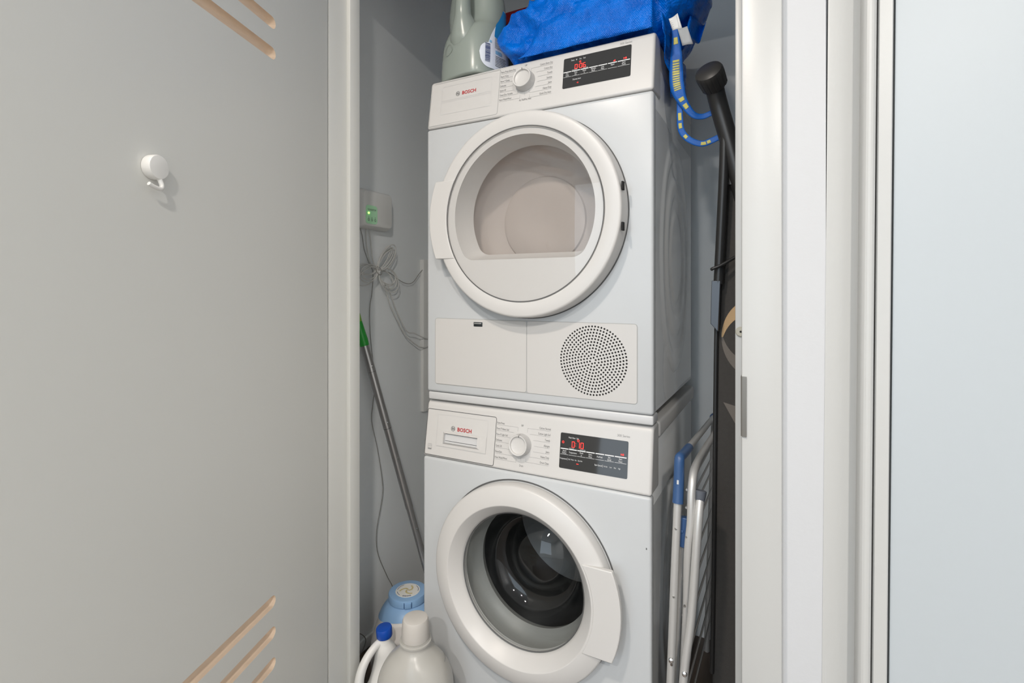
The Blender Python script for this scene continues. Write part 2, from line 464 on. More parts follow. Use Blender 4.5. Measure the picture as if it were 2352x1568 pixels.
struct(from_bm('window_2', bm, 'trim'))
bm = bmesh.new()
WY0, WY1, WZ0, WZ1 = -3.0, -0.4, 0.4, 2.3
bm_box(bm, RX0 - .1, RX0, RY0, WY0, 0, CEIL); bm_box(bm, RX0 - .1, RX0, WY1, FY, 0, CEIL)
bm_box(bm, RX0 - .1, RX0, WY0, WY1, 0, WZ0); bm_box(bm, RX0 - .1, RX0, WY0, WY1, WZ1, CEIL)
struct(from_bm('wall_left', bm, 'wall'))
bm = bmesh.new()
for y in (WY0 + .02, (WY0 + WY1) / 2, WY1 - .02): bm_box(bm, RX0 - .08, RX0 - .03, y - .02, y + .02, WZ0, WZ1)
for z in (WZ0 + .02, WZ1 - .02): bm_box(bm, RX0 - .08, RX0 - .03, WY0, WY1, z - .02, z + .02)
struct(from_bm('window_1', bm, 'trim'))
struct(box('wall_closet_left', CX0 - .08, CX0, IY, CY1, 0, CEIL, 'closet'))
struct(box('wall_closet_right', CX1, CX1 + .08, IY, CY1, 0, CEIL, 'closet'))
struct(box('wall_closet_back', CX0 - .08, CX1 + .08, CY1, CY1 + .08, 0, CEIL, 'closet'))
struct(box('baseboard_left', CX0, CX0 + 0.010, IY, CY1, 0, 0.035, 'closet', bev=0.002))

# door frame: jambs with stops, head
bm = bmesh.new()
bm_box(bm, JL - 0.02, JL, FY - 0.002, IY, 0, DH + 0.02, 0.0015)
bm_box(bm, JL - 0.001, JL + 0.012, 0.955, IY - 0.006, 0, DH, 0.002)
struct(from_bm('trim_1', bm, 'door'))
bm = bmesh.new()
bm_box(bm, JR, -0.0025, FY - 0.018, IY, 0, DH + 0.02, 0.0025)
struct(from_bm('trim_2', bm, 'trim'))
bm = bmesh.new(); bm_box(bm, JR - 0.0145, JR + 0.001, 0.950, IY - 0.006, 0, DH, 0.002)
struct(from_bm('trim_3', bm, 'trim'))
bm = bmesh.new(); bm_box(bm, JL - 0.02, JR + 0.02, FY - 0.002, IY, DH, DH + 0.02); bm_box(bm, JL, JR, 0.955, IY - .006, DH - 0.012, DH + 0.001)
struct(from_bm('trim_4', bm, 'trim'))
# casing on the left, mostly behind the open door
struct(box('trim_5', JL - 0.08, JL - 0.02, FY - 0.004, FY, 0, DH + 0.07, 'trim'))

# neighbouring door on the right, in its moulded frame (slightly out of plumb)
shear = Matrix.Shear('XY', 4, (0.0, 0.0)); LEAN = Matrix.Identity(4); LEAN[0][2] = 0.008; LEAN[0][3] = -0.008 * 1.135
def prism_z(name, prof, z0, z1, m):
    b = bmesh.new(); bm_loft(b, [[LEAN @ Vector((x, y, z)) for x, y in prof] for z in (z0, z1)])
    return from_bm(name, b, m, angle=20)
# splayed casing, bead, inner jamb
struct(prism_z('trim_6', [(0.0545, FY + .016), (0.0550, FY - 0.0012), (0.0570, FY - 0.0010), (0.0965, FY + 0.013), (0.0965, FY + .016)], 0, 2.2, 'trim'))
bead = [(0.0965, FY + .016), (0.0965, FY - 0.020)] + [(0.1045 + 0.008 * math.cos(R(180 - 20 * k)), FY - 0.020 - 0.008 * math.sin(R(20 * k))) for k in range(1, 9)] + [(0.1125, FY - 0.018), (0.1125, FY + .016)]
struct(prism_z('trim_7', bead, 0, 2.2, 'trim'))
struct(prism_z('trim_8', [(0.1150, FY + .03), (0.1150, FY - 0.014), (0.1165, FY - 0.016), (0.1310, FY - 0.016), (0.1325, FY - 0.014), (0.1325, FY + .03)], 0, 2.2, 'trim'))
b = bmesh.new(); bm_loft(b, [[LEAN @ Vector(p) for p in ((x, FY - 0.004, 0.008), (x, FY + 0.036, 0.008), (x, FY + 0.036, 2.045), (x, FY - 0.004, 2.045))] for x in (0.1365, 1.04)])
struct(from_bm('door_2', b, 'door2', smooth=False))

# strike plate lip and bumper on the right jamb
b = bmesh.new()
bm_loft(b, [[(x, y, z) for x, y in ((JR - 0.0012, 0.94), (JR - 0.0012, FY - 0.016), (JR + 0.001, FY - 0.0200), (JR + 0.007, FY - 0.0212), (JR + 0.0072, FY - 0.0195), (JR + 0.002, FY - 0.0183), (JR + 0.0006, FY - 0.015), (JR + 0.0006, 0.94))] for z in (0.907, 0.909, 0.999, 1.001)])
tag(from_bm('strike_plate', b, 'nickel'), 'dark metal strike plate on the edge of the right door jamb', 'strike plate')
r_ = thing('door_bumper', (JR - 0.0055, 0.949, 1.066), 'small round beige bumper stuck on the white door stop', 'bumper')
lathe('pad', [(0.0085, 0), (0.0085, 0.002), (0.0070, 0.0036), (0.0022, 0.0036), (0.0018, 0.0028)], (JR - 0.0055, 0.950, 1.066), (0, -1, 0), 'bumper', r_, 24)
lathe('screw', [(0.0017, 0.0), (0.0017, 0.0030)], (JR - 0.0055, 0.950, 1.066), (0, -1, 0), 'black', r_, 12)

# ================================================================== OPEN DOOR with routed grooves
TH = R(19.3); DP = Vector((JL, 0.893, 0)); DD = Vector((math.sin(TH), -math.cos(TH), 0)); DN = Vector((math.cos(TH), math.sin(TH), 0))
DW = 0.87
def dpt(t, z, off=0.0): return DP + DD * t + DN * off + Vector((0, 0, z))
G0, G1, GH = 0.208, 0.65, 0.024
GZ = [1.612 + 0.0615 * k for k in range(6)] + [0.511 - 0.0625 * k for k in range(7)]
door = thing('vent_door', tuple(DP), 'wide white closet door standing open at left, with diagonal vent grooves', 'door')
door['label'] = 'wide pale closet door standing open on the left, routed with vent grooves'
def stadium(zc, n=8):
    r = GH / 2; pts = []
    for k in range(n + 1):
        a = R(90 - 180 * k / n); pts.append((G1 - r + r * math.cos(a), zc + r * math.sin(a)))
    for k in range(n + 1):
        a = R(270 - 180 * k / n); pts.append((G0 + r + r * math.cos(a), zc + r * math.sin(a)))
    return pts
b = bmesh.new(); es = []
def loop(b, pts):
    vs = [b.verts.new(p) for p in pts]; return [b.edges.new((vs[i], vs[(i + 1) % len(vs)])) for i in range(len(vs))]
es += loop(b, [dpt(0, 0.01), dpt(DW, 0.01), dpt(DW, 2.05), dpt(0, 2.05)])
for zc in GZ: es += loop(b, [dpt(t, z) for t, z in stadium(zc)])
bmesh.ops.triangle_fill(b, use_beauty=True, use_dissolve=True, edges=es)
e0 = 0.04
bm_faces(b, [dpt(0, .01), dpt(DW, .01), dpt(DW, 2.05), dpt(0, 2.05), dpt(0, .01, -e0), dpt(DW, .01, -e0), dpt(DW, 2.05, -e0), dpt(0, 2.05, -e0)],
         [(0, 1, 5, 4), (1, 2, 6, 5), (2, 3, 7, 6), (3, 0, 4, 7), (4, 5, 6, 7)])
bmesh.ops.remove_doubles(b, verts=b.verts[:], dist=1e-5)
from_bm('leaf', b, 'door', door, smooth=False)
for zc in GZ:
    b = bmesh.new(); n = 8; rings = []
    prof = [(1.0, 0.0), (0.96, 0.006), (0.80, 0.0115), (0.5, 0.015), (0.02, 0.0165)]
    for s, dep in prof:
        ring = []
        for t, z in stadium(zc):
            tm = min(max(t, G0 + GH / 2), G1 - GH / 2)
            ring.append(dpt(tm + (t - tm) * s, zc + (z - zc) * s, -dep))
        rings.append(ring)
    bm_loft(b, rings, cap0=False, cap1=True)
    from_bm('vent_groove', b, 'groove', door, angle=80)
# hinge leaves
for z in (0.25, 1.05, 1.85):
    tube('hinge', [DP + DD * 0.0 + DN * 0.0 + Vector((-0.004, -0.001, z - 0.045)), DP + Vector((-0.004, -0.001, z + 0.045))], 0.004, 'trim', door, 8)
# adhesive hook
hp = dpt(0.508, 1.314)
hk = thing('adhesive_hook', tuple(hp), 'small round white adhesive hook stuck on the open door', 'hook')
lathe('disc', [(0.0172, 0.0005), (0.0178, 0.002), (0.0178, 0.0125), (0.0168, 0.0145), (0.015, 0.015)], hp, DN, 'hook', hk, 40)
hb = lambda t, z, o: dpt(0.508 + t, 1.314 + z, o)
tube('hook_arm', [hb(-0.002, -0.012, .010), hb(-0.005, -0.021, .012), hb(-0.0045, -0.0275, .014), hb(0.000, -0.0315, .015), hb(0.011, -0.0305, .016), hb(0.0200, -0.0275, .016)], [0.0036, 0.0032, 0.0028], 'hook', hk, 10, 6)

# ================================================================== CEILING LAMP (recessed)
def recessed(LX, LY, power, tint, label):
    lp = thing('ceiling_light', (LX, LY, CEIL), label, 'ceiling light', 'recessed ceiling lights')
    lathe('trim_ring', [(0.062, 0.0), (0.085, 0.0), (0.083, 0.006), (0.062, 0.004)], (LX, LY, CEIL), (0, 0, -1), 'trim', lp, 40, False, False)
    lathe('bulb', [(0.0, 0.0), (0.060, 0.001), (0.060, 0.002)], (LX, LY, CEIL - 0.0005), (0, 0, -1), 'lamp', lp, 32, False, False)
    ld = bpy.data.lights.new('lamp_light', 'AREA'); ld.shape = 'DISK'; ld.size = 0.14; ld.energy = power; ld.color = tint
    lo = bpy.data.objects.new('lamp_light', ld); lo.location = (LX, LY, CEIL - 0.012); add(lo, lp)
recessed(-0.56, -0.38, 22, (1.0, 0.90, 0.80), 'round recessed ceiling light before the closet, nearer the open door')
recessed(-0.24, -1.70, 34, (1.0, 0.97, 0.93), 'added fill light in recessed ceiling form in the middle of the room, farthest from the closet')  # added fill lamp, brightens the closet back wall right of the dryer
recessed(0.75, -1.30, 48, (1.0, 0.95, 0.89), 'round recessed ceiling light on the side of the closed door')

# ================================================================== WASHER / DRYER
MX0, MX1 = -0.845, -0.246
LEANK = 0.15

def fascia_fn(y0, zb, eps):
    return lambda u, v: Vector((u, y0 + LEANK * (v - zb) - eps, v))

def fascia(name, x0, x1, y0, zb, zt, m, parent):
    prof = [(y0, zb), (y0 + LEANK * (zt - 0.014 - zb), zt - 0.014)]
    yb = y0 + LEANK * (zt - 0.014 - zb)
    for k in range(1, 7):
        a = R(8 + 80 * k / 6); prof.append((yb + 0.016 * (1 - math.cos(a)), zt - 0.014 + 0.014 * math.sin(a)))
    prof += [(y0 + 0.075, zt), (y0 + 0.075, zb)]
    b = bmesh.new(); bm_loft(b, [[(x, y, z) for y, z in prof] for x in (x0, x1)])
    return bevel_mod(from_bm(name, b, m, parent, angle=30), 0.006, 4, 45)

def side_panel(name, x, y0, y1, z0, z1, cz, parent, hz=0.29, hy=0.185):
    ny, nz = 70, 120; cy = (y0 + y1) / 2 - 0.005
    b = bmesh.new(); g = []
    def sm(a, e): t = max(0, min(1, (a + e) / (2 * e))); return t * t * (3 - 2 * t)
    for i in range(ny + 1):
        row = []
        for k in range(nz + 1):
            y = y0 + (y1 - y0) * i / ny; z = z0 + (z1 - z0) * k / nz
            d = math.hypot((y - cy) / hy, (z - cz) / hz)
            h = 0
            for rr, dh in ((1.0, 0.004), (0.86, -0.004), (0.70, 0.004), (0.54, -0.004), (0.40, 0.003)): h += dh * sm(rr - d, 0.035)
            # arch shaped pressing above and half-moon below
            d2 = math.hypot((y - (cy - 0.07)) / 0.075, (z - (cz + hz + 0.075)) / 0.055); h -= 0.003 * sm(1 - d2, 0.10)
            d3 = math.hypot((y - (cy - 0.06)) / 0.085, (z - (cz - hz + 0.02)) / 0.10)
            if d > 1.03: h -= 0.004 * sm(1 - d3, 0.10)
            row.append(b.verts.new((x + h, y, z)))
        g.append(row)
    for i in range(ny):
        for k in range(nz): b.faces.new((g[i][k], g[i + 1][k], g[i + 1][k + 1], g[i][k + 1]))
    # skirt closing the panel against the cabinet
    return from_bm(name, b, 'side_enamel', parent, angle=80)

def logo(u, v, fn, parent, s=1.0):
    b = bmesh.new(); r = 0.0058 * s
    bm_outline(b, [(u + r * math.cos(2 * math.pi * k / 40), v + r * math.sin(2 * math.pi * k / 40)) for k in range(40)], fn, 0.0008 * s)
    ri = 0.0040 * s
    for sg in (1, -1):
        bm_line(b, [(u + sg * ri * math.cos(R(a)), v + ri * math.sin(R(a))) for a in range(-58, 60, 16)], fn, 0.0007 * s)
        bm_line(b, [(u + sg * 0.0021 * s, v - 0.0040 * s), (u + sg * 0.0021 * s, v + 0.0040 * s)], fn, 0.0011 * s)
    bm_quad(b, u - 0.0021 * s, u + 0.0021 * s, v - 0.0009 * s, v + 0.0009 * s, fn)
    flat('emblem', b, 'ink', parent)
    b = bmesh.new(); bm_text(b, 'BOSCH', 0.0128 * s, u + 0.0135 * s, v - 0.0046 * s, fn, width=0.042 * s, bold=0.022)
    flat('brand_lettering', b, 'red_ink', parent)

def knob(u, v, fn, r, h, mark, parent):
    o = fn(u, v); d = Vector((0, -1, LEANK))
    k = lathe('programme_knob', [(r * 1.02, 0.0), (r * 1.02, 0.002), (r * 0.985, 0.003), (r * 0.955, h - 0.0022), (r * 0.94, h - 0.0006), (r * 0.92, h)], o, d, 'knob_grey', parent, 64, True, False)
    lathe('knob_face', [(r * 0.92, h), (r * 0.86, h + 0.0001), (r * 0.80, h - 0.0006), (r * 0.765, h - 0.0050), (r * 0.72, h - 0.0056), (0.0004, h - 0.0050)], o, d, 'plastic', k, 64, False, True)
    dn = d.normalized(); up = Vector((0, LEANK, 1)).normalized(); rt = Vector((1, 0, 0))
    a = R(mark); rad = rt * math.sin(a) + up * math.cos(a)
    b = bmesh.new()
    bm_tube(b, [o + dn * (h + 0.0002) + rad * r * 0.74, o + dn * (h + 0.0003) + rad * r * 0.91, o + dn * (h * 0.7) + rad * (r * 0.975)], 0.0006, 6)
    mk = from_bm('knob_mark', b, 'black', k)
    return k

def cabinet(root, x0, x1, y0, yb, z0, zs, zt, cz, hole, foot):
    """body, side panels, front panel with port hole"""
    box('cabinet', x0 + 0.004, x1 - 0.004, y0 + 0.028, yb, z0 + foot, zt - 0.003, 'side_enamel', root, 0.003)
    side_panel('side_panel', x1 - 0.0035, y0 + 0.030, yb - 0.004, z0 + foot + 0.01, zs - 0.03, cz, root)
    bb = bmesh.new(); fr = bm_box(bmesh.new(), x0, x1, y0, y0 + 0.026, z0 + foot, zs - 0.0015, 0.007, 4)
    f = from_bm('front_panel', fr, 'enamel', root)
    c = bmesh.new(); bm_lathe(c, [(hole[2], -0.1), (hole[2], 0.1)], 64, axis_fn((hole[0], y0, hole[1]), (0, 1, 0)), True, True)
    boolean(f, from_bm('cut', c, 'enamel'))
    cab = [o for o in root.children if o.name.startswith('cabinet')][0]
    c = bmesh.new(); bm_lathe(c, [(hole[2], -0.1), (hole[2], hole[3])], 64, axis_fn((hole[0], y0, hole[1]), (0, 1, 0)), True, True)
    boolean(cab, from_bm('cut', c, 'enamel'))

def display_panel(root, x0, x1, z0, z1, fn_at):
    # slab following the slanted fascia
    b = bmesh.new(); pts = rrect(x0, x1, z0, z1, 0.003, 4)
    f0 = fn_at(-0.001); f1 = fn_at(0.0008)
    bm_loft(b, [[f0(*p) for p in pts], [f1(*p) for p in pts]])
    return from_bm('display', b, 'display', root, angle=30)

def wave_fn(y0, zb): return lambda e: fascia_fn(y0, zb, e)

# ---------------------------------------------------------------- DRYER
DY = 1.109; DZB = 1.566; DZT = 1.700; DB = 0.868
dry = thing('clothes_dryer', (-0.545, DY, 0.846), 'white front-loading dryer stacked on top, round door hinged at right, perforated grille', 'dryer')
DC = (-0.542, 1.313)
cabinet(dry, MX0, MX1, DY, 1.634, 0.846, DZB, DZT, 1.222, (DC[0], DC[1], 0.195, 0.35), 0.022)
fascia('control_fascia', MX0, MX1, DY, DZB, DZT, 'plastic', dry)
box('lid', MX0 + 0.003, MX1 - 0.003, DY + 0.077, 1.634, DZB - 0.03 + 0.10, DZT - 0.001, 'plastic', dry, 0.006, 3)
box('plinth_strip', MX0 + 0.002, MX1 - 0.001, DY + 0.004, DY + 0.05, 0.846, DB - 0.001, 'grey_strip', dry, 0.004, 3)
f_d = wave_fn(DY, DZB)
# false drawer panel
b = bmesh.new(); F = f_d(0.0004)
bm_line(b, [(-0.8395, 1.5727), (-0.634, 1.5738)], F, 0.0014); bm_line(b, [(-0.6295, 1.5785), (-0.6295, 1.690)], F, 0.0014)
bm_line(b, [(-0.634, 1.5738), (-0.6308, 1.5752), (-0.6295, 1.5785)], F, 0.0014)
bm_line(b, [(-0.8395, 1.5727), (-0.8395, 1.660)], F, 0.0007); bm_line(b, [(-0.8309, 1.6903), (-0.6295, 1.6908)], F, 0.0007)
flat('drawer_seam', b, 'seam_l', dry)
b = bmesh.new()
bm_outline(b, rrect(-0.8046, -0.6525, 1.600, 1.677, 0.0008, 1), F, 0.0005); bm_line(b, [(-0.8046, 1.6375), (-0.6525, 1.6388)], F, 0.0007); bm_line(b, [(-0.8046, 1.6335), (-0.6525, 1.6348)], F, 0.0004)
flat('drawer_relief', b, 'grey_strip', dry)
logo(-0.7538, 1.651, f_d(0.0006), dry)
knob(-0.5568, 1.645, f_d(0), 0.0258, 0.022, 0, dry)
# dial lettering
def dial_print(root, F, left, right, top, bottom, xl, xr, zl0, zl1, zr0, zr1, kx, kz, kr):
    b = bmesh.new(); L = bmesh.new(); sz = 0.0070
    for i, s in enumerate(left):
        z = zl0 + (zl1 - zl0) * i / 6
        bm_text(b, s, sz, xl, z - 0.0022, F, 'LEFT', 0.66)
        zz = z - 0.0045
        dz = zz - kz; ex = kx - math.sqrt(max((kr + 0.008) ** 2 - dz * dz, 0)) if abs(dz) < kr + 0.007 else kx - 0.012
        bm_line(L, [(xl, zz), (ex, zz)] + ([(ex, zz + (0.008 if zz < kz else -0.010))] if abs(dz) >= kr + 0.002 else []), F, 0.00042)
    for i, s in enumerate(right):
        z = zr0 + (zr1 - zr0) * i / 6
        bm_text(b, s, sz, xr, z - 0.0022, F, 'RIGHT', 0.66)
        zz = z - 0.0045
        dz = zz - kz; ex = kx + math.sqrt(max((kr + 0.008) ** 2 - dz * dz, 0)) if abs(dz) < kr + 0.007 else kx + 0.014
        bm_line(L, [(xr, zz), (ex, zz)] + ([(ex, zz + (0.008 if zz < kz else -0.010))] if abs(dz) >= kr + 0.002 else []), F, 0.00042)
    bm_text(b, 'Off', 0.0062, kx - 0.001, top, F, 'CENTER', 0.75)
    bm_text(b, bottom, 0.0068, kx + 0.003, zl1 - 0.0125, F, 'CENTER', 0.68)
    bm_line(L, [(kx + 0.001, kz - kr - 0.003), (kx + 0.001, kz - kr - 0.011)], F, 0.00042)
    flat('dial_lettering', b, 'ink', root); flat('dial_lines', L, 'ink_l', root)
dial_print(dry, f_d(0.0005), ['Perm Press Extra Dry', 'Perm P Dry', 'Perm P Damp', 'Delicates', 'Quick 40', 'Timed Dry Variable', 'Hand Wash/Wool'],
           ['Cotton Extra Dry', 'Cotton Dry', 'Towels', 'Sanitize', 'Jeans', 'Heavy Duty', 'Quick Dry Auto'], 1.6845, 'Air Fluff/No Heat',
           -0.6265, -0.4858, 1.682, 1.609, 1.680, 1.6057, -0.5568, 1.645, 0.0258)
b = bmesh.new(); bm_text(b, '300 Series', 0.0070, -0.2962, 1.6838, f_d(0.0005), 'RIGHT', 0.95); flat('series_lettering', b, 'ink_l', dry)
# display
dp = display_panel(dry, -0.4572, -0.2970, 1.6056, 1.6795, f_d)
F = f_d(0.0012); W0 = bmesh.new(); A0 = -0.4572; AW = 0.1602
def U(px, lo, hi): return A0 + AW * (px - lo) / (hi - lo)
bars = [(275, 485), (500, 715), (730, 945), (962, 1185), (1200, 1422), (1445, 1670), (1690, 1985)]
names = [('Dry', 'Level'), ('Time', 'dry'), ('Finish', 'in'), ('Wrinkle', 'Block'), ('Low', 'Heat'), ('Signal', ''), ('Start', 'Pause')]
for (a, c), (s1, s2) in zip(bars, names):
    u0 = U(a, 265, 2010); u1 = U(c, 265, 2010); um = (u0 + u1) / 2
    bm_quad(W0, u0, u1, 1.6440, 1.6460, F); bm_quad(W0, u0, u1, 1.6328, 1.6334, F)
    bm_text(W0, s1, 0.0052, um, 1.6393, F, 'CENTER', 0.72)
    if s2: bm_text(W0, s2, 0.0052, um, 1.6350, F, 'CENTER', 0.72)
for s, u in (('Damp', -0.4345), ('20', -0.4255), ('Dry', -0.4155), ('End', -0.4060)): bm_text(W0, s, 0.0048, u, 1.6705, F, 'CENTER', 0.7)
bm_quad(W0, -0.4355, -0.4225, 1.6477, 1.6482, F); bm_quad(W0, -0.4075, -0.3965, 1.6477, 1.6482, F)
bm_text(W0, 'Dryness level', 0.0052, -0.4225, 1.6225, F, 'CENTER', 0.7)
flat('display_print', W0, 'disp_white', dp)
b = bmesh.new()
def clock(b, s, u, v, w, h, F):
    for ch in s:
        if ch == ':':
            for q in (0.3, 0.65): bm_quad(b, u - 0.0002, u + 0.0010, v + h * q, v + h * q + 0.0011, F)
            u += w * 0.42
        else: bm_digit(b, ch, u, v, w, h, F); u += w * 1.32
clock(b, '0:06', -0.4290, 1.6490, 0.0066, 0.0115, F)
def ring(b, u, v, r, F, w=0.0009): bm_outline(b, [(u + r * math.cos(2 * math.pi * k / 16), v + r * math.sin(2 * math.pi * k / 16)) for k in range(16)], F, w)
ring(b, -0.4160, 1.6650, 0.0018, F); bm_text(b, '+3', 0.0050, -0.4200, 1.6130, F, 'CENTER', 0.75)
for k in range(3): bm_quad(b, -0.3365 + k * 0.0016, -0.3356 + k * 0.0016, 1.6476, 1.6496 + 0.0008 * k, F)
def playpause(b, u, v, F):
    bm_poly(b, [(u - 0.0032, v - 0.002), (u - 0.0006, v), (u - 0.0032, v + 0.002)], F)
    for q in (0.0004, 0.0022): bm_quad(b, u + q, u + q + 0.0012, v - 0.002, v + 0.002, F)
playpause(b, -0.3105, 1.6500, F)
flat('led_digits', b, 'led', dp)

# dryer door
dd_ = bpy.data.objects.new('x', None)
def ycyl(c, y): return axis_fn((c[0], y, c[1]), (0, -1, 0))
YF = 1.060
drd = from_bm('door_ring', bm_lathe(bmesh.new(), [(0.2040, -0.030), (0.2040, -0.003), (0.2048, -0.0008), (0.2065, 0.0), (0.2340, -0.0012), (0.2375, -0.0022), (0.2395, -0.0045), (0.2405, -0.008), (0.2425, -0.044), (0.236, -0.046), (0.20, -0.046)], 112, ycyl(DC, YF)), 'plastic', dry)
# handle tab on the left of the ring
def tab_outline(c, sgn, a0, a1, r0, r1, n=10):
    out = []
    for k in range(n + 1):
        a = R(a0 + (a1 - a0) * k / n); out.append((c[0] + sgn * r1 * math.cos(a), c[1] + r1 * math.sin(a)))
    x_in = r0 * 0.98
    out.append((c[0] + sgn * math.sqrt(r0 ** 2 - (r1 * math.sin(R(a1))) ** 2), c[1] + r1 * math.sin(R(a1))))
    for k in range(1, n):
        a = math.asin(r1 * math.sin(R(a1)) / r0); a2 = math.asin(r1 * math.sin(R(a0)) / r0); q = a + (a2 - a) * k / n
        out.append((c[0] + sgn * r0 * math.cos(q), c[1] + r0 * math.sin(q)))
    out.append((c[0] + sgn * math.sqrt(r0 ** 2 - (r1 * math.sin(R(a0))) ** 2), c[1] + r1 * math.sin(R(a0))))
    return out
def plate(name, pts, ya, yb_, m, parent, bev=0.002):
    b = bmesh.new(); bm_loft(b, [[(x, y, z) for x, z in pts] for y in (ya, yb_)])
    return bevel_mod(from_bm(name, b, m, parent, angle=30), bev, 3, 40)
plate('door_handle', tab_outline(DC, -1, 22.3, -22.3, 0.2055, 0.257), YF - 0.0015, YF + 0.014, 'plastic', drd)
for z in (1.358, 1.272): box('hinge_slot', DC[0] + 0.2385, DC[0] + 0.2425, YF + 0.006, YF + 0.018, z - 0.009, z + 0.009, 'black', drd, 0.0005)
# inner plate with the D-shaped, recessed window
def dshape(r, cz, zb, n=64, rc=0.035):
    pts = []
    dzb = zb - cz
    # circle part
    a_in = math.asin((dzb + rc) / (r - rc)); ccx = (r - rc) * math.cos(a_in)
    a_start = a_in
    for k in range(n + 1):
        a = a_start + (math.pi - 2 * a_start) * k / n; pts.append((r * math.cos(a), cz + r * math.sin(a)))
    for k in range(1, 13):
        a = math.pi - a_start + (math.pi / 2 + a_start) * k / 12; pts.append((-ccx + rc * math.cos(a), cz + dzb + rc + rc * math.sin(a)))
    for k in range(0, 12):
        a = 1.5 * math.pi + (math.pi / 2 + a_start) * k / 12; pts.append((ccx + rc * math.cos(a), cz + dzb + rc + rc * math.sin(a)))
    return pts
D1 = dshape(0.182, 0.004, -0.103); D2 = dshape(0.172, 0.006, -0.094); D3 = dshape(0.167, 0.008, -0.086); 
b = bmesh.new(); P3 = lambda pts, y: [(DC[0] + u, y, DC[1] + v) for u, v in pts]
circ = [(0.2035 * math.cos(2 * math.pi * k / 112), 0.2035 * math.sin(2 * math.pi * k / 112)) for k in range(112)]
es = loop(b, P3(circ, YF + 0.004)) + loop(b, P3(D1, YF + 0.004))
bmesh.ops.triangle_fill(b, use_beauty=True, use_dissolve=True, edges=es)
bm_loft(b, [P3(D1, YF + 0.004), P3(D1, YF + 0.006), P3(D2, YF + 0.035), P3(D3, YF + 0.068)], False, False)
bmesh.ops.remove_doubles(b, verts=b.verts[:], dist=1e-5)
inner = from_bm('door_inner_plate', b, 'plastic_b', drd, angle=35)
b = bmesh.new(); bm_loft(b, [P3(D3, YF + 0.066), P3(D3, YF + 0.069)]); from_bm('window_glass', b, 'smoke', drd, angle=30)
lathe('clear_cover', [(0.0002, 0.0060)] + [(0.2015 * k / 16, 0.0060 * (1 - (k / 16) ** 2)) for k in range(1, 17)] + [(0.2020, -0.0015)], (DC[0], YF + 0.0005, DC[1]), (0, -1, 0), 'clear', drd, 112, False, False)
lathe('door_gap', [(0.2420, 0.0), (0.2446, 0.0)], (DC[0], DY - 0.0006, DC[1]), (0, -1, 0), 'seam', dry, 112, False, False)
lathe('cover_seam', [(0.2016, 0.0006), (0.2042, 0.0006)], (DC[0], YF, DC[1]), (0, -1, 0), 'seam', drd, 112, False, False)
# dished interior behind the window
lathe('dryer_drum', [(0.194, -0.072), (0.190, -0.082), (0.176, -0.110), (0.150, -0.130), (0.115, -0.139), (0.112, -0.134), (0.100, -0.132), (0.06, -0.141), (0.0003, -0.144)], (DC[0], YF, DC[1]), (0, -1, 0), 'dryer_in', dry, 64, False, False)

# lower service panels
SZ0, SZ1 = 0.8905, 1.0622
fl = plate('service_flap', rrect(-0.8165, -0.5478, SZ0, SZ1, 0.006, 4), DY - 0.0015, DY + 0.004, 'plastic_b', dry, 0.001)
b = bmesh.new(); Fs = lambda u, v: Vector((u, DY - 0.0003, v))
bm_outline(b, rrect(-0.8172, -0.2802, SZ0 - 0.0006, SZ1 + 0.0008, 0.007, 5), Fs, 0.0018); bm_line(b, [(-0.5465, SZ0), (-0.5465, SZ1)], Fs, 0.0020)
flat('panel_seam', b, 'seam_l', dry)
lt = box('latch_recess', -0.6965, -0.6705, DY - 0.0022, DY + 0.003, 1.0448, 1.0562, 'dark', fl, 0.0008)
box('latch', -0.6945, -0.6735, DY - 0.0032, DY - 0.001, 1.0513, 1.0545, 'chrome', fl, 0.0006)
# perforated grille panel
GC = (-0.3805, 0.9780)
b = bmesh.new(); yp = DY - 0.0015
out = rrect(-0.5455, -0.2810, SZ0, SZ1, 0.006, 5)
es = loop(b, [(x, yp, z) for x, z in out]); holes = []
for k in range(1, 12):
    nh = 6 * k
    for i in range(nh):
        a = 2 * math.pi * (i + 0.25 * k) / nh; holes.append((GC[0] + 0.00702 * k * math.cos(a), GC[1] + 0.00702 * k * math.sin(a)))
hp8 = lambda c, y: [(c[0] + 0.00228 * math.cos(math.pi * q / 5), y, c[1] + 0.00228 * math.sin(math.pi * q / 5)) for q in range(10)]
for h in holes: es += loop(b, hp8(h, yp))
bmesh.ops.triangle_fill(b, use_beauty=True, use_dissolve=False, edges=es)
for h in holes: bm_loft(b, [hp8(h, yp), hp8(h, yp + 0.0035)], False, False)
bm_loft(b, [[(x, yp, z) for x, z in out], [(x, yp + 0.005, z) for x, z in out]], False, False)
bmesh.ops.remove_doubles(b, verts=b.verts[:], dist=1e-6)
gr = from_bm('grille_panel', b, 'plastic_b', dry, smooth=False)
lathe('grille_backing', [(0.0001, 0), (0.083, 0)], (GC[0], DY - 0.00045, GC[1]), (0, -1, 0), 'black', gr, 40, False, False)

# ---------------------------------------------------------------- WASHER
WY = 1.099; WZB = 0.698; WZT = 0.842
WX0, WX1 = -0.850, -0.248
wsh = thing('washing_machine', (-0.549, WY, 0), 'white front-loading washing machine at the bottom of the stack, glass porthole door', 'washer')
WC = (-0.5525, 0.447)
cabinet(wsh, WX0, WX1, WY, 1.655, 0.0, WZB, WZT, 0.40, (WC[0], WC[1], 0.185, 0.42), 0.0)
fascia('control_fascia', WX0, WX1, WY, WZB, WZT, 'plastic', wsh)
box('worktop', WX0 + 0.001, WX1 + 0.002, WY + 0.077, 1.667, 0.805, WZT, 'plastic_b', wsh, 0.006, 3)
f_w = wave_fn(WY, WZB)
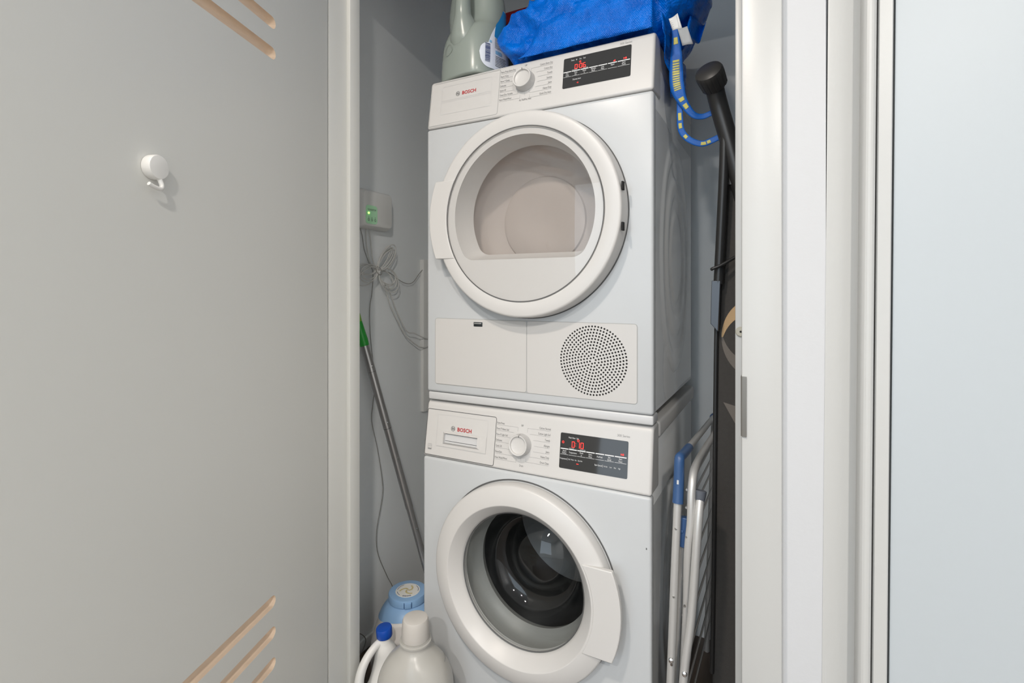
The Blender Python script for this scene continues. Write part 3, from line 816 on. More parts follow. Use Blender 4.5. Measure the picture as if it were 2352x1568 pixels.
# detergent drawer
b = bmesh.new(); F = f_w(0.0004)
bm_outline(b, rrect(-0.8465, -0.6345, 0.7030, 0.8195, 0.005, 4), F, 0.0015); flat('drawer_seam', b, 'seam', wsh)
dr = bmesh.new(); F = f_w(0.0006)
RX = (-0.8117, -0.6585, 0.7275, 0.8082)
# relief outline, handle recess
bm_outline(dr, rrect(RX[0], RX[1], RX[2], RX[3], 0.001, 1), F, 0.0005)
drw = flat('drawer_relief', dr, 'grey_strip', wsh)
b = bmesh.new(); fq = lambda u, v, d: Vector((u, WY + LEANK * (v - WZB) + d, v))
o4 = [(-0.8105, 0.7285), (-0.6595, 0.7285), (-0.6595, 0.7670), (-0.8105, 0.7670)]
i4 = [(-0.7835, 0.7405), (-0.6830, 0.7405), (-0.6830, 0.7640), (-0.7835, 0.7640)]
bm_loft(b, [[fq(*p, -0.0009) for p in o4], [fq(*p, -0.0012) for p in [(-0.79, 0.7355), (-0.6775, 0.7355), (-0.6775, 0.7665), (-0.79, 0.7665)]]], False, False)
flat('drawer_bevel', b, 'plastic', wsh)
b = bmesh.new()
q0 = [(-0.79, 0.7355), (-0.6775, 0.7355), (-0.6775, 0.7665), (-0.79, 0.7665)]
bm_loft(b, [[fq(*p, -0.0012) for p in q0], [fq(*p, -0.0062) for p in i4]], False, False)
flat('drawer_lip', b, 'plastic', wsh)
b = bmesh.new()
bm_loft(b, [[fq(*p, -0.0062) for p in i4], [fq(p[0], p[1], -0.0005) for p in i4]], False, True)
flat('drawer_grip', b, 'grey_strip', wsh)
b = bmesh.new(); Fg = f_w(0.00065); bm_line(b, [(-0.783, 0.7440), (-0.6835, 0.7440)], Fg, 0.0014); bm_quad(b, -0.783, -0.6835, 0.7612, 0.7640, Fg); flat('grip_slot', b, 'seam', wsh)
logo(-0.7613, 0.7767, f_w(0.0008), wsh, 1.02)
b = bmesh.new(); F = f_w(0.0006)
bm_outline(b, rrect(-0.8360, -0.8245, 0.7165, 0.7305, 0.0008, 1), F, 0.0005); bm_quad(b, -0.8355, -0.8250, 0.7170, 0.7200, F)
bm_line(b, [(-0.8345, 0.7235), (-0.8320, 0.7255), (-0.8300, 0.7240), (-0.8275, 0.7245), (-0.8260, 0.7265), (-0.8275, 0.7280), (-0.8310, 0.7285), (-0.8345, 0.7275)], F, 0.0005)
bm_text(b, 'ENERGY STAR', 0.0022, -0.83025, 0.7178, f_w(0.0007), 'CENTER', 0.5)
flat('energy_mark', b, 'ink_l', wsh)
knob(-0.5610, 0.7635, f_w(0), 0.0258, 0.022, 4, wsh)
dial_print(wsh, f_w(0.0005), ['Perm Press', 'Perm P Heavy Soil', 'Perm P Light Soil', 'Delicates', 'Quick 30', 'Rinse/Spin', 'Hand Wash/Wool'],
           ['Cotton Normal', 'Cotton Light Soil', 'Towels', 'Allergen', 'Jeans', 'Heavy Duty', 'Drum Clean'], 0.8060, 'Drain',
           -0.6318, -0.4870, 0.8071, 0.7255, 0.8080, 0.7300, -0.5610, 0.7635, 0.0258)
b = bmesh.new(); bm_text(b, '300 Series', 0.0075, -0.2985, 0.8130, f_w(0.0005), 'RIGHT', 0.92); flat('series_lettering', b, 'ink_l', wsh)
dp = display_panel(wsh, -0.4607, -0.3010, 0.7265, 0.8050, f_w)
F = f_w(0.0012); W0 = bmesh.new(); A0 = -0.4607; AW = 0.1597
bars = [(200, 425), (440, 668), (682, 915), (930, 1165), (1185, 1422), (1440, 1682), (1703, 2012)]
names = [('Speed', 'Perfect'), ('Temperature', ''), ('Finish', 'in'), ('Extra', 'Rinse'), ('PreWash', ''), ('Spin', 'Speed'), ('Start', 'Pause')]
ZB = 0.7690
for (a, c), (s1, s2) in zip(bars, names):
    u0 = U(a, 178, 2045); u1 = U(c, 178, 2045); um = (u0 + u1) / 2
    bm_quad(W0, u0, u1, ZB, ZB + 0.0021, F); bm_quad(W0, u0, u1, ZB - 0.0118, ZB - 0.0112, F)
    bm_text(W0, s1, 0.0052, um, ZB - 0.0050 if s2 else ZB - 0.0072, F, 'CENTER', 0.70, width=(u1 - u0) * 0.95 if s1 == 'Temperature' else None)
    if s2: bm_text(W0, s2, 0.0052, um, ZB - 0.0098, F, 'CENTER', 0.70)
for s, u in (('Wash', -0.4370), ('Rinse', -0.4275), ('Spin', -0.4185)): bm_text(W0, s, 0.0050, u, 0.7945, F, 'CENTER', 0.68)
bm_quad(W0, -0.4385, -0.4265, 0.7727, 0.7732, F); bm_quad(W0, -0.4120, -0.3985, 0.7727, 0.7732, F)
bm_text(W0, 'Temperature', 0.0048, -0.4595, 0.7465, F, 'LEFT', width=0.0170); bm_quad(W0, -0.4413, -0.4409, 0.7450, 0.7510, F)
for s, u in (('Cold', -0.4365), ('Warm', -0.4285), ('Hot', -0.4205), ('Extra Hot', -0.4100)): bm_text(W0, s, 0.0043, u, 0.7468, F, 'CENTER', 0.62)
bm_text(W0, 'Spin Speed', 0.0048, -0.3758, 0.7440, F, 'LEFT', width=0.0175); bm_quad(W0, -0.3572, -0.3568, 0.7425, 0.7485, F)
for s, u in (('No Spin', -0.3500), ('Low', -0.3385), ('Med', -0.3290), ('High', -0.3190)): bm_text(W0, s, 0.0043, u, 0.7440, F, 'CENTER', 0.62)
flat('display_print', W0, 'disp_white', dp)
b = bmesh.new()
clock(b, '0:10', -0.4320, 0.7750, 0.0070, 0.0135, F)
ring(b, -0.4535, 0.7845, 0.0022, F); ring(b, -0.4165, 0.7915, 0.0022, F); bm_quad(b, -0.4185, -0.4135, 0.7400, 0.7412, F); playpause(b, -0.3135, 0.7758, F)
flat('led_digits', b, 'led', dp)

# washer door
YW = 1.053
wd = from_bm('door_ring', bm_lathe(bmesh.new(), [(0.160, -0.040), (0.1605, -0.031), (0.1645, -0.024), (0.1855, -0.0016), (0.1868, -0.0004), (0.1885, -0.0001), (0.2265, -0.0095), (0.2295, -0.0115), (0.2312, -0.0150), (0.232, -0.036), (0.229, -0.046), (0.16, -0.046)], 128, ycyl(WC, YW)), 'plastic', wsh)
plate('door_handle', tab_outline(WC, 1, 22.5, -22.5, 0.1905, 0.252), YW - 0.0005, YW + 0.011, 'plastic', wd, 0.0022)
lathe('door_gap', [(0.2315, 0.0), (0.2352, 0.0)], (WC[0], WY - 0.0006, WC[1]), (0, -1, 0), 'seam', wsh, 112, False, False)
b = bmesh.new()
for a in (33, -33):
    fn = lambda r, t: Vector((WC[0] + r * math.cos(R(t)), YW + 0.0002, WC[1] + r * math.sin(R(t))))
# glass bowl (front surface dished inward)
def bowl_fn(r, a, h):
    # the bowl axis drops slightly towards the drum
    return Vector((WC[0] + r * math.cos(a), YW + h, WC[1] + r * math.sin(a) + max(0, (h - 0.05)) * 0.10))
from_bm('glass_bowl', bm_lathe(bmesh.new(), [(0.1605, 0.030), (0.1585, 0.034), (0.150, 0.048), (0.142, 0.075), (0.133, 0.105), (0.122, 0.126), (0.108, 0.138), (0.098, 0.140), (0.088, 0.134), (0.072, 0.120), (0.045, 0.106), (0.001, 0.100)], 96, bowl_fn), 'bowl', wd)
lathe('glass_rim', [(0.1575, 0.0), (0.1602, 0.002), (0.1615, 0.0), (0.1602, -0.004)], (WC[0], YW + 0.0335, WC[1]), (0, -1, 0), 'seam', wd, 96, False, False)
lathe('door_gasket', [(0.183, -0.052), (0.176, -0.075), (0.165, -0.095), (0.158, -0.100), (0.150, -0.110), (0.154, -0.125), (0.165, -0.130)], (WC[0], YW, WC[1]), (0, -1, 0), 'gasket', wsh, 96, False, False)
lathe('drum', [(0.165, -0.128), (0.178, -0.150), (0.182, -0.40), (0.10, -0.43), (0.001, -0.43)], (WC[0], YW, WC[1]), (0, -1, 0), 'drum', wsh, 64, False, False)
box('paint_chip', WX1 - 0.0115, WX1 - 0.0093, WY - 0.0004, WY + 0.001, 0.585, 0.589, 'seam', wsh)

# ================================================================== THINGS ON THE DRYER
# large jug
JR_ = R(-14)
jc = (-0.752, 1.205)
jz = DZT
jsec = [(jz + 0.0, jc[0], jc[1], 0.078, 0.074, 3.0), (jz + 0.006, jc[0], jc[1], 0.085, 0.080, 3.0), (jz + 0.05, jc[0], jc[1], 0.086, 0.080, 2.8), (jz + 0.10, jc[0], jc[1] + 0.002, 0.083, 0.078, 2.6),
        (jz + 0.135, jc[0], jc[1] + 0.010, 0.080, 0.071, 2.5), (jz + 0.165, jc[0] - 0.010, jc[1] + 0.026, 0.086, 0.056, 2.6), (jz + 0.22, jc[0] - 0.014, jc[1] + 0.030, 0.088, 0.054, 2.6), (jz + 0.27, jc[0] - 0.008, jc[1] + 0.02, 0.070, 0.054, 2.3),
        (jz + 0.295, jc[0], jc[1] + 0.004, 0.034, 0.034, 2.0), (jz + 0.31, jc[0], jc[1], 0.031, 0.031, 2.0)]
jug = thing('detergent_jug', (jc[0], jc[1], jz), 'large translucent jug with a moulded handle standing on the dryer', 'jug')
jb = bottle_body('body', jsec, 'jug', jug, JR_, 56, 6)
jsec = interp_sections(jsec, 6)
tube('handle', [(jc[0] - 0.002, jc[1] - 0.016, jz + 0.060), (jc[0] - 0.002, jc[1] - 0.044, jz + 0.120), (jc[0] - 0.000, jc[1] - 0.062, jz + 0.165), (jc[0] + 0.001, jc[1] - 0.062, jz + 0.22), (jc[0] - 0.004, jc[1] - 0.05, jz + 0.265), (jc[0], jc[1] - 0.02, jz + 0.29)],
     [0.056, 0.044, 0.0225, 0.0185, 0.018, 0.02], 'jug', jug, 16, 8)
lathe('screw_cap', [(0.034, 0.0), (0.034, 0.040), (0.030, 0.044), (0.002, 0.044)], (jc[0], jc[1], jz + 0.31), (0, 0, 1), 'bluecap', jug, 32)
# drop emblem moulded in the plastic
b = bmesh.new(); dc = (jc[0] - 0.030, jz + 0.098)
dpts = []
for k in range(24):
    a = 2 * math.pi * k / 24 + math.pi / 2; rr = 0.0115 * (1 + 0.55 * max(0, math.cos(a - math.pi / 2)) ** 7); dpts.append((rr * math.cos(a), rr * math.sin(a)))
fnd = lambda u, v: surf_pt(jsec, R(-100) + u / 0.080, jz + 0.075 + v, 0.0009, JR_)
bm_outline(b, dpts, fnd, 0.0012); from_bm('drop_emblem', b, 'jug', jug, angle=60)
# label on the right flank
lab = bmesh.new()
def hw_(t): q = min(1.0, t / 0.34); return math.sqrt(max(0.0, 1 - (1 - q) ** 2))
def lo_(t): return jz + 0.054 - 0.038 * hw_(t)
def hi_(t): return jz + 0.0545 + 0.028 * hw_(t) + 0.115 * min(1, max(0, (t - 0.30) / 0.40)) ** 0.9
bm_patch(lab, jsec, R(-38), R(30), lo_, hi_, 0.0012, JR_, 24, 14)
lb = from_bm('label', lab, 'white_label', jug, angle=60)
b = bmesh.new(); bm_patch(b, jsec, R(-6), R(30), lambda t: jz + 0.105 - 0.03 * t, lambda t: jz + 0.145 + 0.05 * min(1, t * 3), 0.0020, JR_, 12, 8); from_bm('label_band', b, 'blue_label', lb, angle=60)
b = bmesh.new(); rnd = random.Random(4); z = jz + 0.030
while z < jz + 0.078:
    h = rnd.choice([0.0007, 0.0012, 0.0020]); bm_patch(b, jsec, R(-25), R(-14), z, z + h, 0.0021, JR_, 2, 1); z += h + rnd.choice([0.0008, 0.0012])
from_bm('barcode', b, 'navy_ink', lb, angle=60)['kind'] = 'stuff'
b = bmesh.new()
for k in range(7): bm_patch(b, jsec, R(-4), R(14 - 3 * (k % 2)), jz + 0.026 + k * 0.0042, jz + 0.0275 + k * 0.0042, 0.0021, JR_, 3, 1)
for k in range(8): bm_patch(b, jsec, R(-5), R(12 - 3 * (k % 3)), jz + 0.074 + k * 0.0036, jz + 0.0752 + k * 0.0036, 0.0021, JR_, 3, 1)
from_bm('label_text', b, 'ink', lb, angle=60)['kind'] = 'stuff'
b = bmesh.new(); bm_patch(b, jsec, R(-4), R(4), jz + 0.058, jz + 0.067, 0.0021, JR_, 3, 2); from_bm('label_square', b, 'pale_blue', lb); b = bmesh.new(); bm_patch(b, jsec, R(-16), R(-11), jz + 0.084, jz + 0.090, 0.0021, JR_, 2, 2); from_bm('label_drop', b, 'pale_blue', lb)

# red and black case at the back
cs = thing('tool_case', (-0.66, 1.53, DZT), 'red and black plastic case behind the jug on the dryer', 'case')
box('lower_shell', -0.82, -0.50, 1.462, 1.62, DZT, DZT + 0.297, 'dark', cs, 0.008)
box('lid', -0.825, -0.495, 1.457, 1.622, DZT + 0.298, DZT + 0.337, 'red', cs, 0.010, 3)

# blue shopping bag, crumpled on the dryer and spilling over its right side
bag = thing('shopping_bag', (-0.42, 1.26, DZT), 'crumpled bright blue woven plastic bag heaped on the dryer', 'bag')
def bag_mesh():
    b = bmesh.new(); nx, na = 130, 90
    keys = [  # x, z_bot, z_top, y_front, y_back
        (-0.652, 1.772, 1.784, 1.150, 1.175), (-0.630, 1.735, 1.812, 1.140, 1.24), (-0.600, 1.703, 1.838, 1.132, 1.32), (-0.560, 1.7006, 1.850, 1.128, 1.37), (-0.52, 1.7006, 1.895, 1.127, 1.40), (-0.47, 1.7006, 1.95, 1.125, 1.42),
        (-0.40, 1.7006, 1.965, 1.126, 1.43), (-0.32, 1.7006, 1.965, 1.127, 1.43), (-0.258, 1.7006, 1.945, 1.128, 1.43), (-0.225, 1.730, 1.93, 1.132, 1.44), (-0.195, 1.762, 1.90, 1.15, 1.40), (-0.165, 1.776, 1.87, 1.17, 1.34), (-0.150, 1.790, 1.84, 1.19, 1.30)]
    def at(x):
        for a, c in zip(keys[:-1], keys[1:]):
            if a[0] <= x <= c[0]:
                t = (x - a[0]) / (c[0] - a[0]); return [p + (q - p) * t for p, q in zip(a, c)]
        return list(keys[-1])
    rings = []
    for i in range(nx + 1):
        x = keys[0][0] + (keys[-1][0] - keys[0][0]) * i / nx
        _, zb, zt, yf, yk = at(x); cy = (yf + yk) / 2; cz = (zb + zt) / 2; ay = (yk - yf) / 2; az = (zt - zb) / 2
        r = []
        for k in range(na):
            a = 2 * math.pi * k / na; c = math.cos(a); s = math.sin(a); p = 3.4
            y = cy + ay * math.copysign(abs(c) ** (2 / p), c); z = cz + az * math.copysign(abs(s) ** (2 / p), s)
            q = Vector((x, y, z))
            # folds: ridged noise pushing along section normal, plus sharp creases
            n1 = 1 - abs(noise.noise(Vector((x * 9 + 3, y * 7, z * 11)))) * 2
            n2 = 1 - abs(noise.noise(Vector((x * 22 + 7, y * 18, z * 26 + x * 12)))) * 2
            n3 = noise.noise(Vector((x * 55, y * 45, z * 60)))
            amp = min(1.0, az / 0.06)
            dsp = (0.020 * (n1 - 0.5) + 0.012 * (n2 - 0.5) + 0.0030 * n3) * amp
            nn = Vector((0, c, s)); q += nn * dsp
            if x < -0.245: q.z = max(q.z, 1.7006); 
            q.y = max(q.y, 1.121)
            r.append(q)
        rings.append(r)
    bm_loft(b, rings)
    return b
from_bm('bag_body', bag_mesh(), 'bag', bag, angle=75)
# fold along the front: a flap edge lying over the body
def sheet(name, grid, m, parent, thick=0.0015, ang=70):
    b = bmesh.new(); g = [[b.verts.new(p) for p in row] for row in grid]
    for i in range(len(g) - 1):
        for k in range(len(g[0]) - 1): b.faces.new((g[i][k], g[i + 1][k], g[i + 1][k + 1], g[i][k + 1]))
    o = from_bm(name, b, m, parent, angle=ang)
    md = o.modifiers.new('solid', 'SOLIDIFY'); md.thickness = thick; md.offset = 0
    return o
# front hem fold: shallow ledge running diagonally up to the left
grid = []
for i in range(61):
    t = i / 60; x = -0.575 + 0.325 * t; row = []
    e_ = min(1, t / 0.22); ztop = 1.703 + (0.072 + 0.040 * math.sin(t * 2.2) + 0.005 * math.sin(t * 21)) * e_ * e_ * (3 - 2 * e_)
    for k in range(13):
        s = k / 12; z = 1.702 + (ztop - 1.702) * s
        y = 1.117 + 0.004 * math.sin(x * 60 + s * 4) * s + (0.012 * s ** 5) + 0.003 * noise.noise(Vector((x * 25, s * 4, 0)))
        row.append(Vector((x, min(y, 1.132), z)))
    grid.append(row)
sheet('front_fold', grid, 'bag', bag)
# hanging folds on the right flank of the dryer
grid = []
for i in range(41):
    t = i / 40; y = 1.128 + 0.30 * t; row = []
    zl = 1.700 - 0.105 * (t / 0.42 if t < 0.42 else 1 - 0.35 * (t - 0.42) / 0.58) * (1 if t > 0.02 else t / 0.02)
    for k in range(15):
        s = k / 14; z = 1.735 + (zl - 1.735) * s
        x = -0.2375 + 0.010 * (0.5 + 0.5 * math.sin(t * 26)) * (0.4 + 0.6 * s) + (0.0 if z < 1.70 else 0.002)
        row.append(Vector((x, y, z)))
    grid.append(row)
sheet('hanging_fold', grid, 'bag', bag)
# small dark gathered fold beneath the overhang
grid = []
for i in range(25):
    t = i / 24; row = []
    for k in range(11):
        s = k / 10
        row.append(Vector((-0.212 + 0.050 * t - 0.012 * s, 1.235 + 0.03 * math.sin(t * 9) + 0.03 * t, 1.765 - (0.062 - 0.025 * t) * s)))
    grid.append(row)
sheet('gathered_fold', grid, 'bag', bag)
# straps: ribbon loops with yellow printing
def ribbon(name, pts, widths, m, parent, normal=(0, -1, 0), n=10, off=0.0, t0=0.0, t1=1.0, thick=0.0016, tw=None):
    P = spline(pts, n); N = len(P); i0 = int(t0 * (N - 1)); i1 = max(i0 + 1, int(round(t1 * (N - 1))))
    grid = []
    for i in range(i0, i1 + 1):
        T = (P[min(i + 1, N - 1)] - P[max(i - 1, 0)]).normalized(); nv = Vector(normal)
        if tw: nv = Matrix.Rotation(tw(i / (N - 1)), 3, T) @ nv
        sd = T.cross(nv).normalized(); up = sd.cross(T).normalized()
        if up.dot(Vector(normal)) < 0: up = -up
        f = i / (N - 1) * (len(widths) - 1); k = min(int(f), len(widths) - 2); w = widths[k] + (widths[k + 1] - widths[k]) * (f - k)
        if off: w *= 0.52
        grid.append([P[i] + sd * (w * (q / 4 - 0.5)) + up * off for q in range(5)])
    return sheet(name, grid, m, parent, thick)
s1 = [(-0.223, 1.190, 1.762), (-0.216, 1.190, 1.715), (-0.2135, 1.188, 1.675), (-0.2130, 1.186, 1.635), (-0.2120, 1.186, 1.600), (-0.2060, 1.190, 1.572), (-0.1940, 1.198, 1.548), (-0.178, 1.205, 1.528), (-0.160, 1.212, 1.524), (-0.140, 1.215, 1.530), (-0.118, 1.218, 1.532)]
st = ribbon('handle_strap', s1, [0.010, 0.014, 0.024, 0.030, 0.030, 0.020, 0.014, 0.012, 0.012, 0.012], 'strap', bag)
for k in range(13): ribbon('strap_print', s1, [0.014, 0.020, 0.026, 0.030, 0.030, 0.022, 0.014, 0.012, 0.012, 0.012], 'yellow', st, off=0.0012, t0=0.262 + 0.0155 * k, t1=0.262 + 0.0155 * k + 0.010, thick=0.0004, n=40)
for a, c in ((0.13, 0.17), (0.52, 0.55), (0.58, 0.62)): ribbon('strap_print', s1, [0.010, 0.014, 0.024, 0.030, 0.030, 0.020, 0.014, 0.012, 0.012, 0.012], 'yellow', st, off=0.0012, t0=a, t1=c, thick=0.0004, n=40)
s2 = [(-0.2105, 1.200, 1.585), (-0.2085, 1.202, 1.555), (-0.2080, 1.204, 1.525), (-0.2060, 1.208, 1.500), (-0.1950, 1.212, 1.482), (-0.178, 1.216, 1.470), (-0.160, 1.218, 1.465), (-0.142, 1.220, 1.470), (-0.118, 1.222, 1.480)]
st2 = ribbon('handle_strap', s2, [0.010, 0.012, 0.014, 0.014, 0.013, 0.013, 0.013, 0.013], 'strap', bag)
for a, c in ((0.20, 0.27), (0.30, 0.36), (0.46, 0.51), (0.72, 0.79), (0.81, 0.86)): ribbon('strap_print', s2, [0.014] * 8, 'yellow', st2, off=0.0012, t0=a, t1=c, thick=0.0004, n=30)
# care tags
def tagq(name, pts, m):
    b = bmesh.new(); P = [Vector(p) for p in pts]; g = []
    for i in range(6):
        row = []
        for k in range(6):
            s, t = i / 5, k / 5; q = P[0] * (1 - s) * (1 - t) + P[1] * s * (1 - t) + P[2] * s * t + P[3] * (1 - s) * t
            q += Vector((0, 0.002 * math.sin(s * 4 + t * 3), 0)); row.append(q)
        g.append(row)
    return sheet(name, g, m, bag, 0.0006)
tg = tagq('care_tag', [(-0.2165, 1.121, 1.7130), (-0.1975, 1.118, 1.7180), (-0.1885, 1.118, 1.6850), (-0.2085, 1.121, 1.6865)], 'tag')
b = bmesh.new(); FT = lambda u, v: Vector((u, 1.1160, v - 0.0370))
for k in range(4): bm_line(b, [(-0.2145 + 0.0012 * k, 1.7405 - 0.0045 * k), (-0.2085 + 0.0012 * k, 1.7428 - 0.0045 * k)], FT, 0.0006)
bm_line(b, [(-0.2000, 1.7510), (-0.1945, 1.7255)], FT, 0.0005)
flat('tag_print', b, 'ink_l', tg)
tagq('care_tag', [(-0.1980, 1.1175, 1.6865), (-0.1780, 1.1165, 1.6855), (-0.1665, 1.1165, 1.6470), (-0.1880, 1.1175, 1.6480)], 'tag_g')

# ================================================================== LEFT GAP: controller, cables, raceway, pole
ctl = thing('leak_controller', (CX0, 1.24, 1.395), 'white wall controller box with a small green lit screen on the closet side wall', 'controller')
FX = -1.140
b = bmesh.new()
bm_loft(b, [[(x, y, z) for y, z in rrect(1.178 - e, 1.318 + e, 1.333 - e, 1.453 + e, 0.014, 5)] for x, e in ((CX0 + 0.0005, 0.0), (CX0 + 0.012, 0.002), (FX - 0.010, -0.002), (FX - 0.003, -0.006), (FX, -0.012))])
from_bm('case', b, 'box', ctl, angle=25)
scr = bmesh.new(); pts = rrect(1.1895, 1.2395, 1.3445, 1.402, 0.010, 5)
bm_loft(scr, [[(FX - 0.001, y, z) for y, z in pts], [(FX + 0.0010, y, z) for y, z in pts]]); sc = from_bm('screen', scr, 'scr', ctl, angle=30)
FS = lambda u, v: Vector((FX + 0.0014, u, v))
b = bmesh.new(); bm_text(b, 'FLOODSTOP', 0.0080, 1.2150, 1.3855, FS, 'CENTER', width=0.036, bold=0.02)
for u in (1.2010, 1.2150, 1.2295):
    bm_outline(b, [(u + 0.0030 * math.cos(2 * math.pi * k / 14), 1.3570 + 0.0036 * math.sin(2 * math.pi * k / 14)) for k in range(14)], FS, 0.0016)
    bm_quad(b, u - 0.0022, u + 0.0022, 1.3638, 1.3652, FS)
flat('screen_print', b, 'ink', sc)
lathe('green_lamp', [(0.0032, 0), (0.0026, 0.002), (0.0005, 0.0028)], (FX + 0.001, 1.2010, 1.3775), (1, 0, 0), 'led_g', sc, 14)
# raceway near the dryer
rw = thing('cable_raceway', (CX0, 1.535, 0.69), 'vertical white plastic cable raceway on the closet side wall beside the dryer', 'raceway')
box('cover', CX0, CX0 + 0.014, 1.510, 1.56, 0.692, 0.930, 'box', rw, 0.002)
box('cover', CX0, CX0 + 0.018, 1.506, 1.565, 0.930, 1.250, 'box', rw, 0.002)
# cables
cb = thing('cable_bundle', (CX0, 1.27, 1.21), 'coiled bundle of thin white cable hanging below the controller', 'cable')
X = CX0 + 0.012
def wpath(pts, dx=0.0): return [(X + dx, y, z) for y, z in pts]
tube('cable', wpath([(1.218, 1.335), (1.222, 1.29), (1.228, 1.255), (1.238, 1.226), (1.252, 1.212)]), 0.0016, 'wire', cb, 8, 6)
tube('cable', wpath([(1.228, 1.335), (1.235, 1.30), (1.240, 1.265), (1.246, 1.235), (1.256, 1.214)], .004), 0.0016, 'wire', cb, 8, 6)
rnd = random.Random(11)
def coil(cy, cz, ang, L, Wd, dx, r=0.0017):
    pts = []
    for k in range(15):
        a = 2 * math.pi * k / 14; u = L / 2 * (1 - math.cos(a)); v = Wd * math.sin(a)
        pts.append((X + dx + 0.008 * math.sin(a / 2), cy + u * math.cos(ang) - v * math.sin(ang), cz + u * math.sin(ang) + v * math.cos(ang)))
    return pts
for k in range(5): tube('coil', coil(1.262, 1.205, R(48 + rnd.uniform(-10, 10)), 0.095 + rnd.uniform(-.015, .015), 0.012 + 0.003 * k, 0.004 + 0.003 * k), 0.0017, 'wire', cb, 8, 3)
for k in range(5): tube('coil', coil(1.255, 1.203, R(192 + rnd.uniform(-14, 14)), 0.090 + rnd.uniform(-.02, .012), 0.014 + 0.003 * k, 0.004 + 0.003 * k), 0.0017, 'wire', cb, 8, 3)
for k in range(4): tube('coil', coil(1.265, 1.198, R(-22 + rnd.uniform(-14, 14)), 0.105 + rnd.uniform(-.03, .015), 0.020 + 0.005 * k, 0.006 + 0.003 * k), 0.0017, 'wire', cb, 8, 3)
tube('tie', coil(1.252, 1.212, R(-60), 0.028, 0.010, 0.012), 0.0014, 'wire_g', cb, 8, 3)
c2 = tube('power_cord', wpath([(1.300, 1.160), (1.312, 1.120), (1.330, 1.080), (1.362, 1.035), (1.400, 0.985), (1.440, 0.955), (1.490, 0.930), (1.530, 0.932), (1.556, 0.950)], .006), 0.0020, 'wire', None, 8, 8)
tag(c2, 'thin white cord looping down from the bundle to the raceway', 'cable')
c3 = tube('signal_cable', wpath([(1.306, 1.158), (1.330, 1.105), (1.365, 1.045), (1.405, 0.995), (1.445, 0.985), (1.50, 0.965), (1.556, 0.955)], .012), 0.0017, 'wire', None, 8, 8)
tag(c3, 'upper of the two pale cords hanging between bundle and raceway', 'cable')
c4 = tube('thin_cable', wpath([(1.275, 1.205), (1.330, 1.195), (1.365, 1.178), (1.410, 1.162), (1.450, 1.165), (1.485, 1.195), (1.506, 1.212)]), 0.0012, 'wire_g', None, 8, 8)
tag(c4, 'thin grey cable running across to the top of the raceway', 'cable')
c5 = tube('sensor_wire', wpath([(1.195, 1.33), (1.205, 1.300), (1.212, 1.265), (1.232, 1.225), (1.250, 1.195), (1.246, 1.13), (1.236, 1.08), (1.238, 1.00), (1.252, 0.90), (1.262, 0.845), (1.250, 0.77), (1.246, 0.715), (1.272, 0.62), (1.296, 0.50), (1.290, 0.44), (1.268, 0.36), (1.272, 0.285), (1.315, 0.19), (1.345, 0.13), (1.33, 0.08)]), 0.0013, 'wire_g', None, 8, 6)
tag(c5, 'long thin dark sensor wire wandering down the closet side wall', 'cable')
c6 = tube('floor_wire', [(CX0 + .012, 1.185, 0.075), (CX0 + .016, 1.205, 0.055), (CX0 + .018, 1.212, 0.035), (CX0 + .016, 1.200, 0.012), (CX0 + .02, 1.17, 0.004), (CX0 + .03, 1.12, 0.003)], 0.0012, 'wire_g', None, 8, 6)
tag(c6, 'short thin wire end curling at the closet floor beside the left jamb', 'cable')

# telescopic pole leaning in the gap
pa = Vector((-0.930, 1.331, 0.012)); pb = Vector((-1.150, 1.183, 0.998)); pd = (pb - pa).normalized()
pole = thing('telescopic_pole', tuple(pa), 'grey metal telescopic mop pole with a green grip leaning in the left gap', 'pole')
at = lambda z: pa + pd * ((z - pa.z) / pd.z)
tube('lower_tube', [at(0.012), at(0.47)], 0.0105, 'pole', pole, 16)
lathe('tube_collar', [(0.0114, 0), (0.0118, 0.004), (0.0112, 0.008)], at(0.46), pd, 'pole', pole, 20)
tube('middle_tube', [at(0.466), at(0.71)], 0.0118, 'pole', pole, 16)
tube('upper_tube', [at(0.7105), at(0.885)], 0.0125, 'pole', pole, 16)
tube('top_tube', [at(0.886), at(0.968)], 0.0128, 'pole', pole, 16)
for z in (0.71, 0.8855): lathe('joint_ring', [(0.0120, -0.001), (0.0124, 0), (0.0120, 0.001)], at(z), pd, 'seam', pole, 20)
for z, s in ((0.40, 1), (0.62, 1), (0.73, 1), (0.905, 1), (0.905, -1)): lathe('snap_button', [(0.003, 0), (0.0028, 0.002), (0.001, 0.003)], at(z) + Vector((0.0110 * s, -0.004, 0)), (s, -0.3, 0), 'chrome', pole, 10)
tube('grip', [at(0.966), at(0.985), at(1.00), at(1.04)], [0.0138, 0.0150, 0.0138, 0.012], 'green', pole, 16, 4)
tube('grip_end', [at(1.04), at(1.06), at(1.09)], [0.012, 0.0125, 0.010], 'lime', pole, 16, 4)

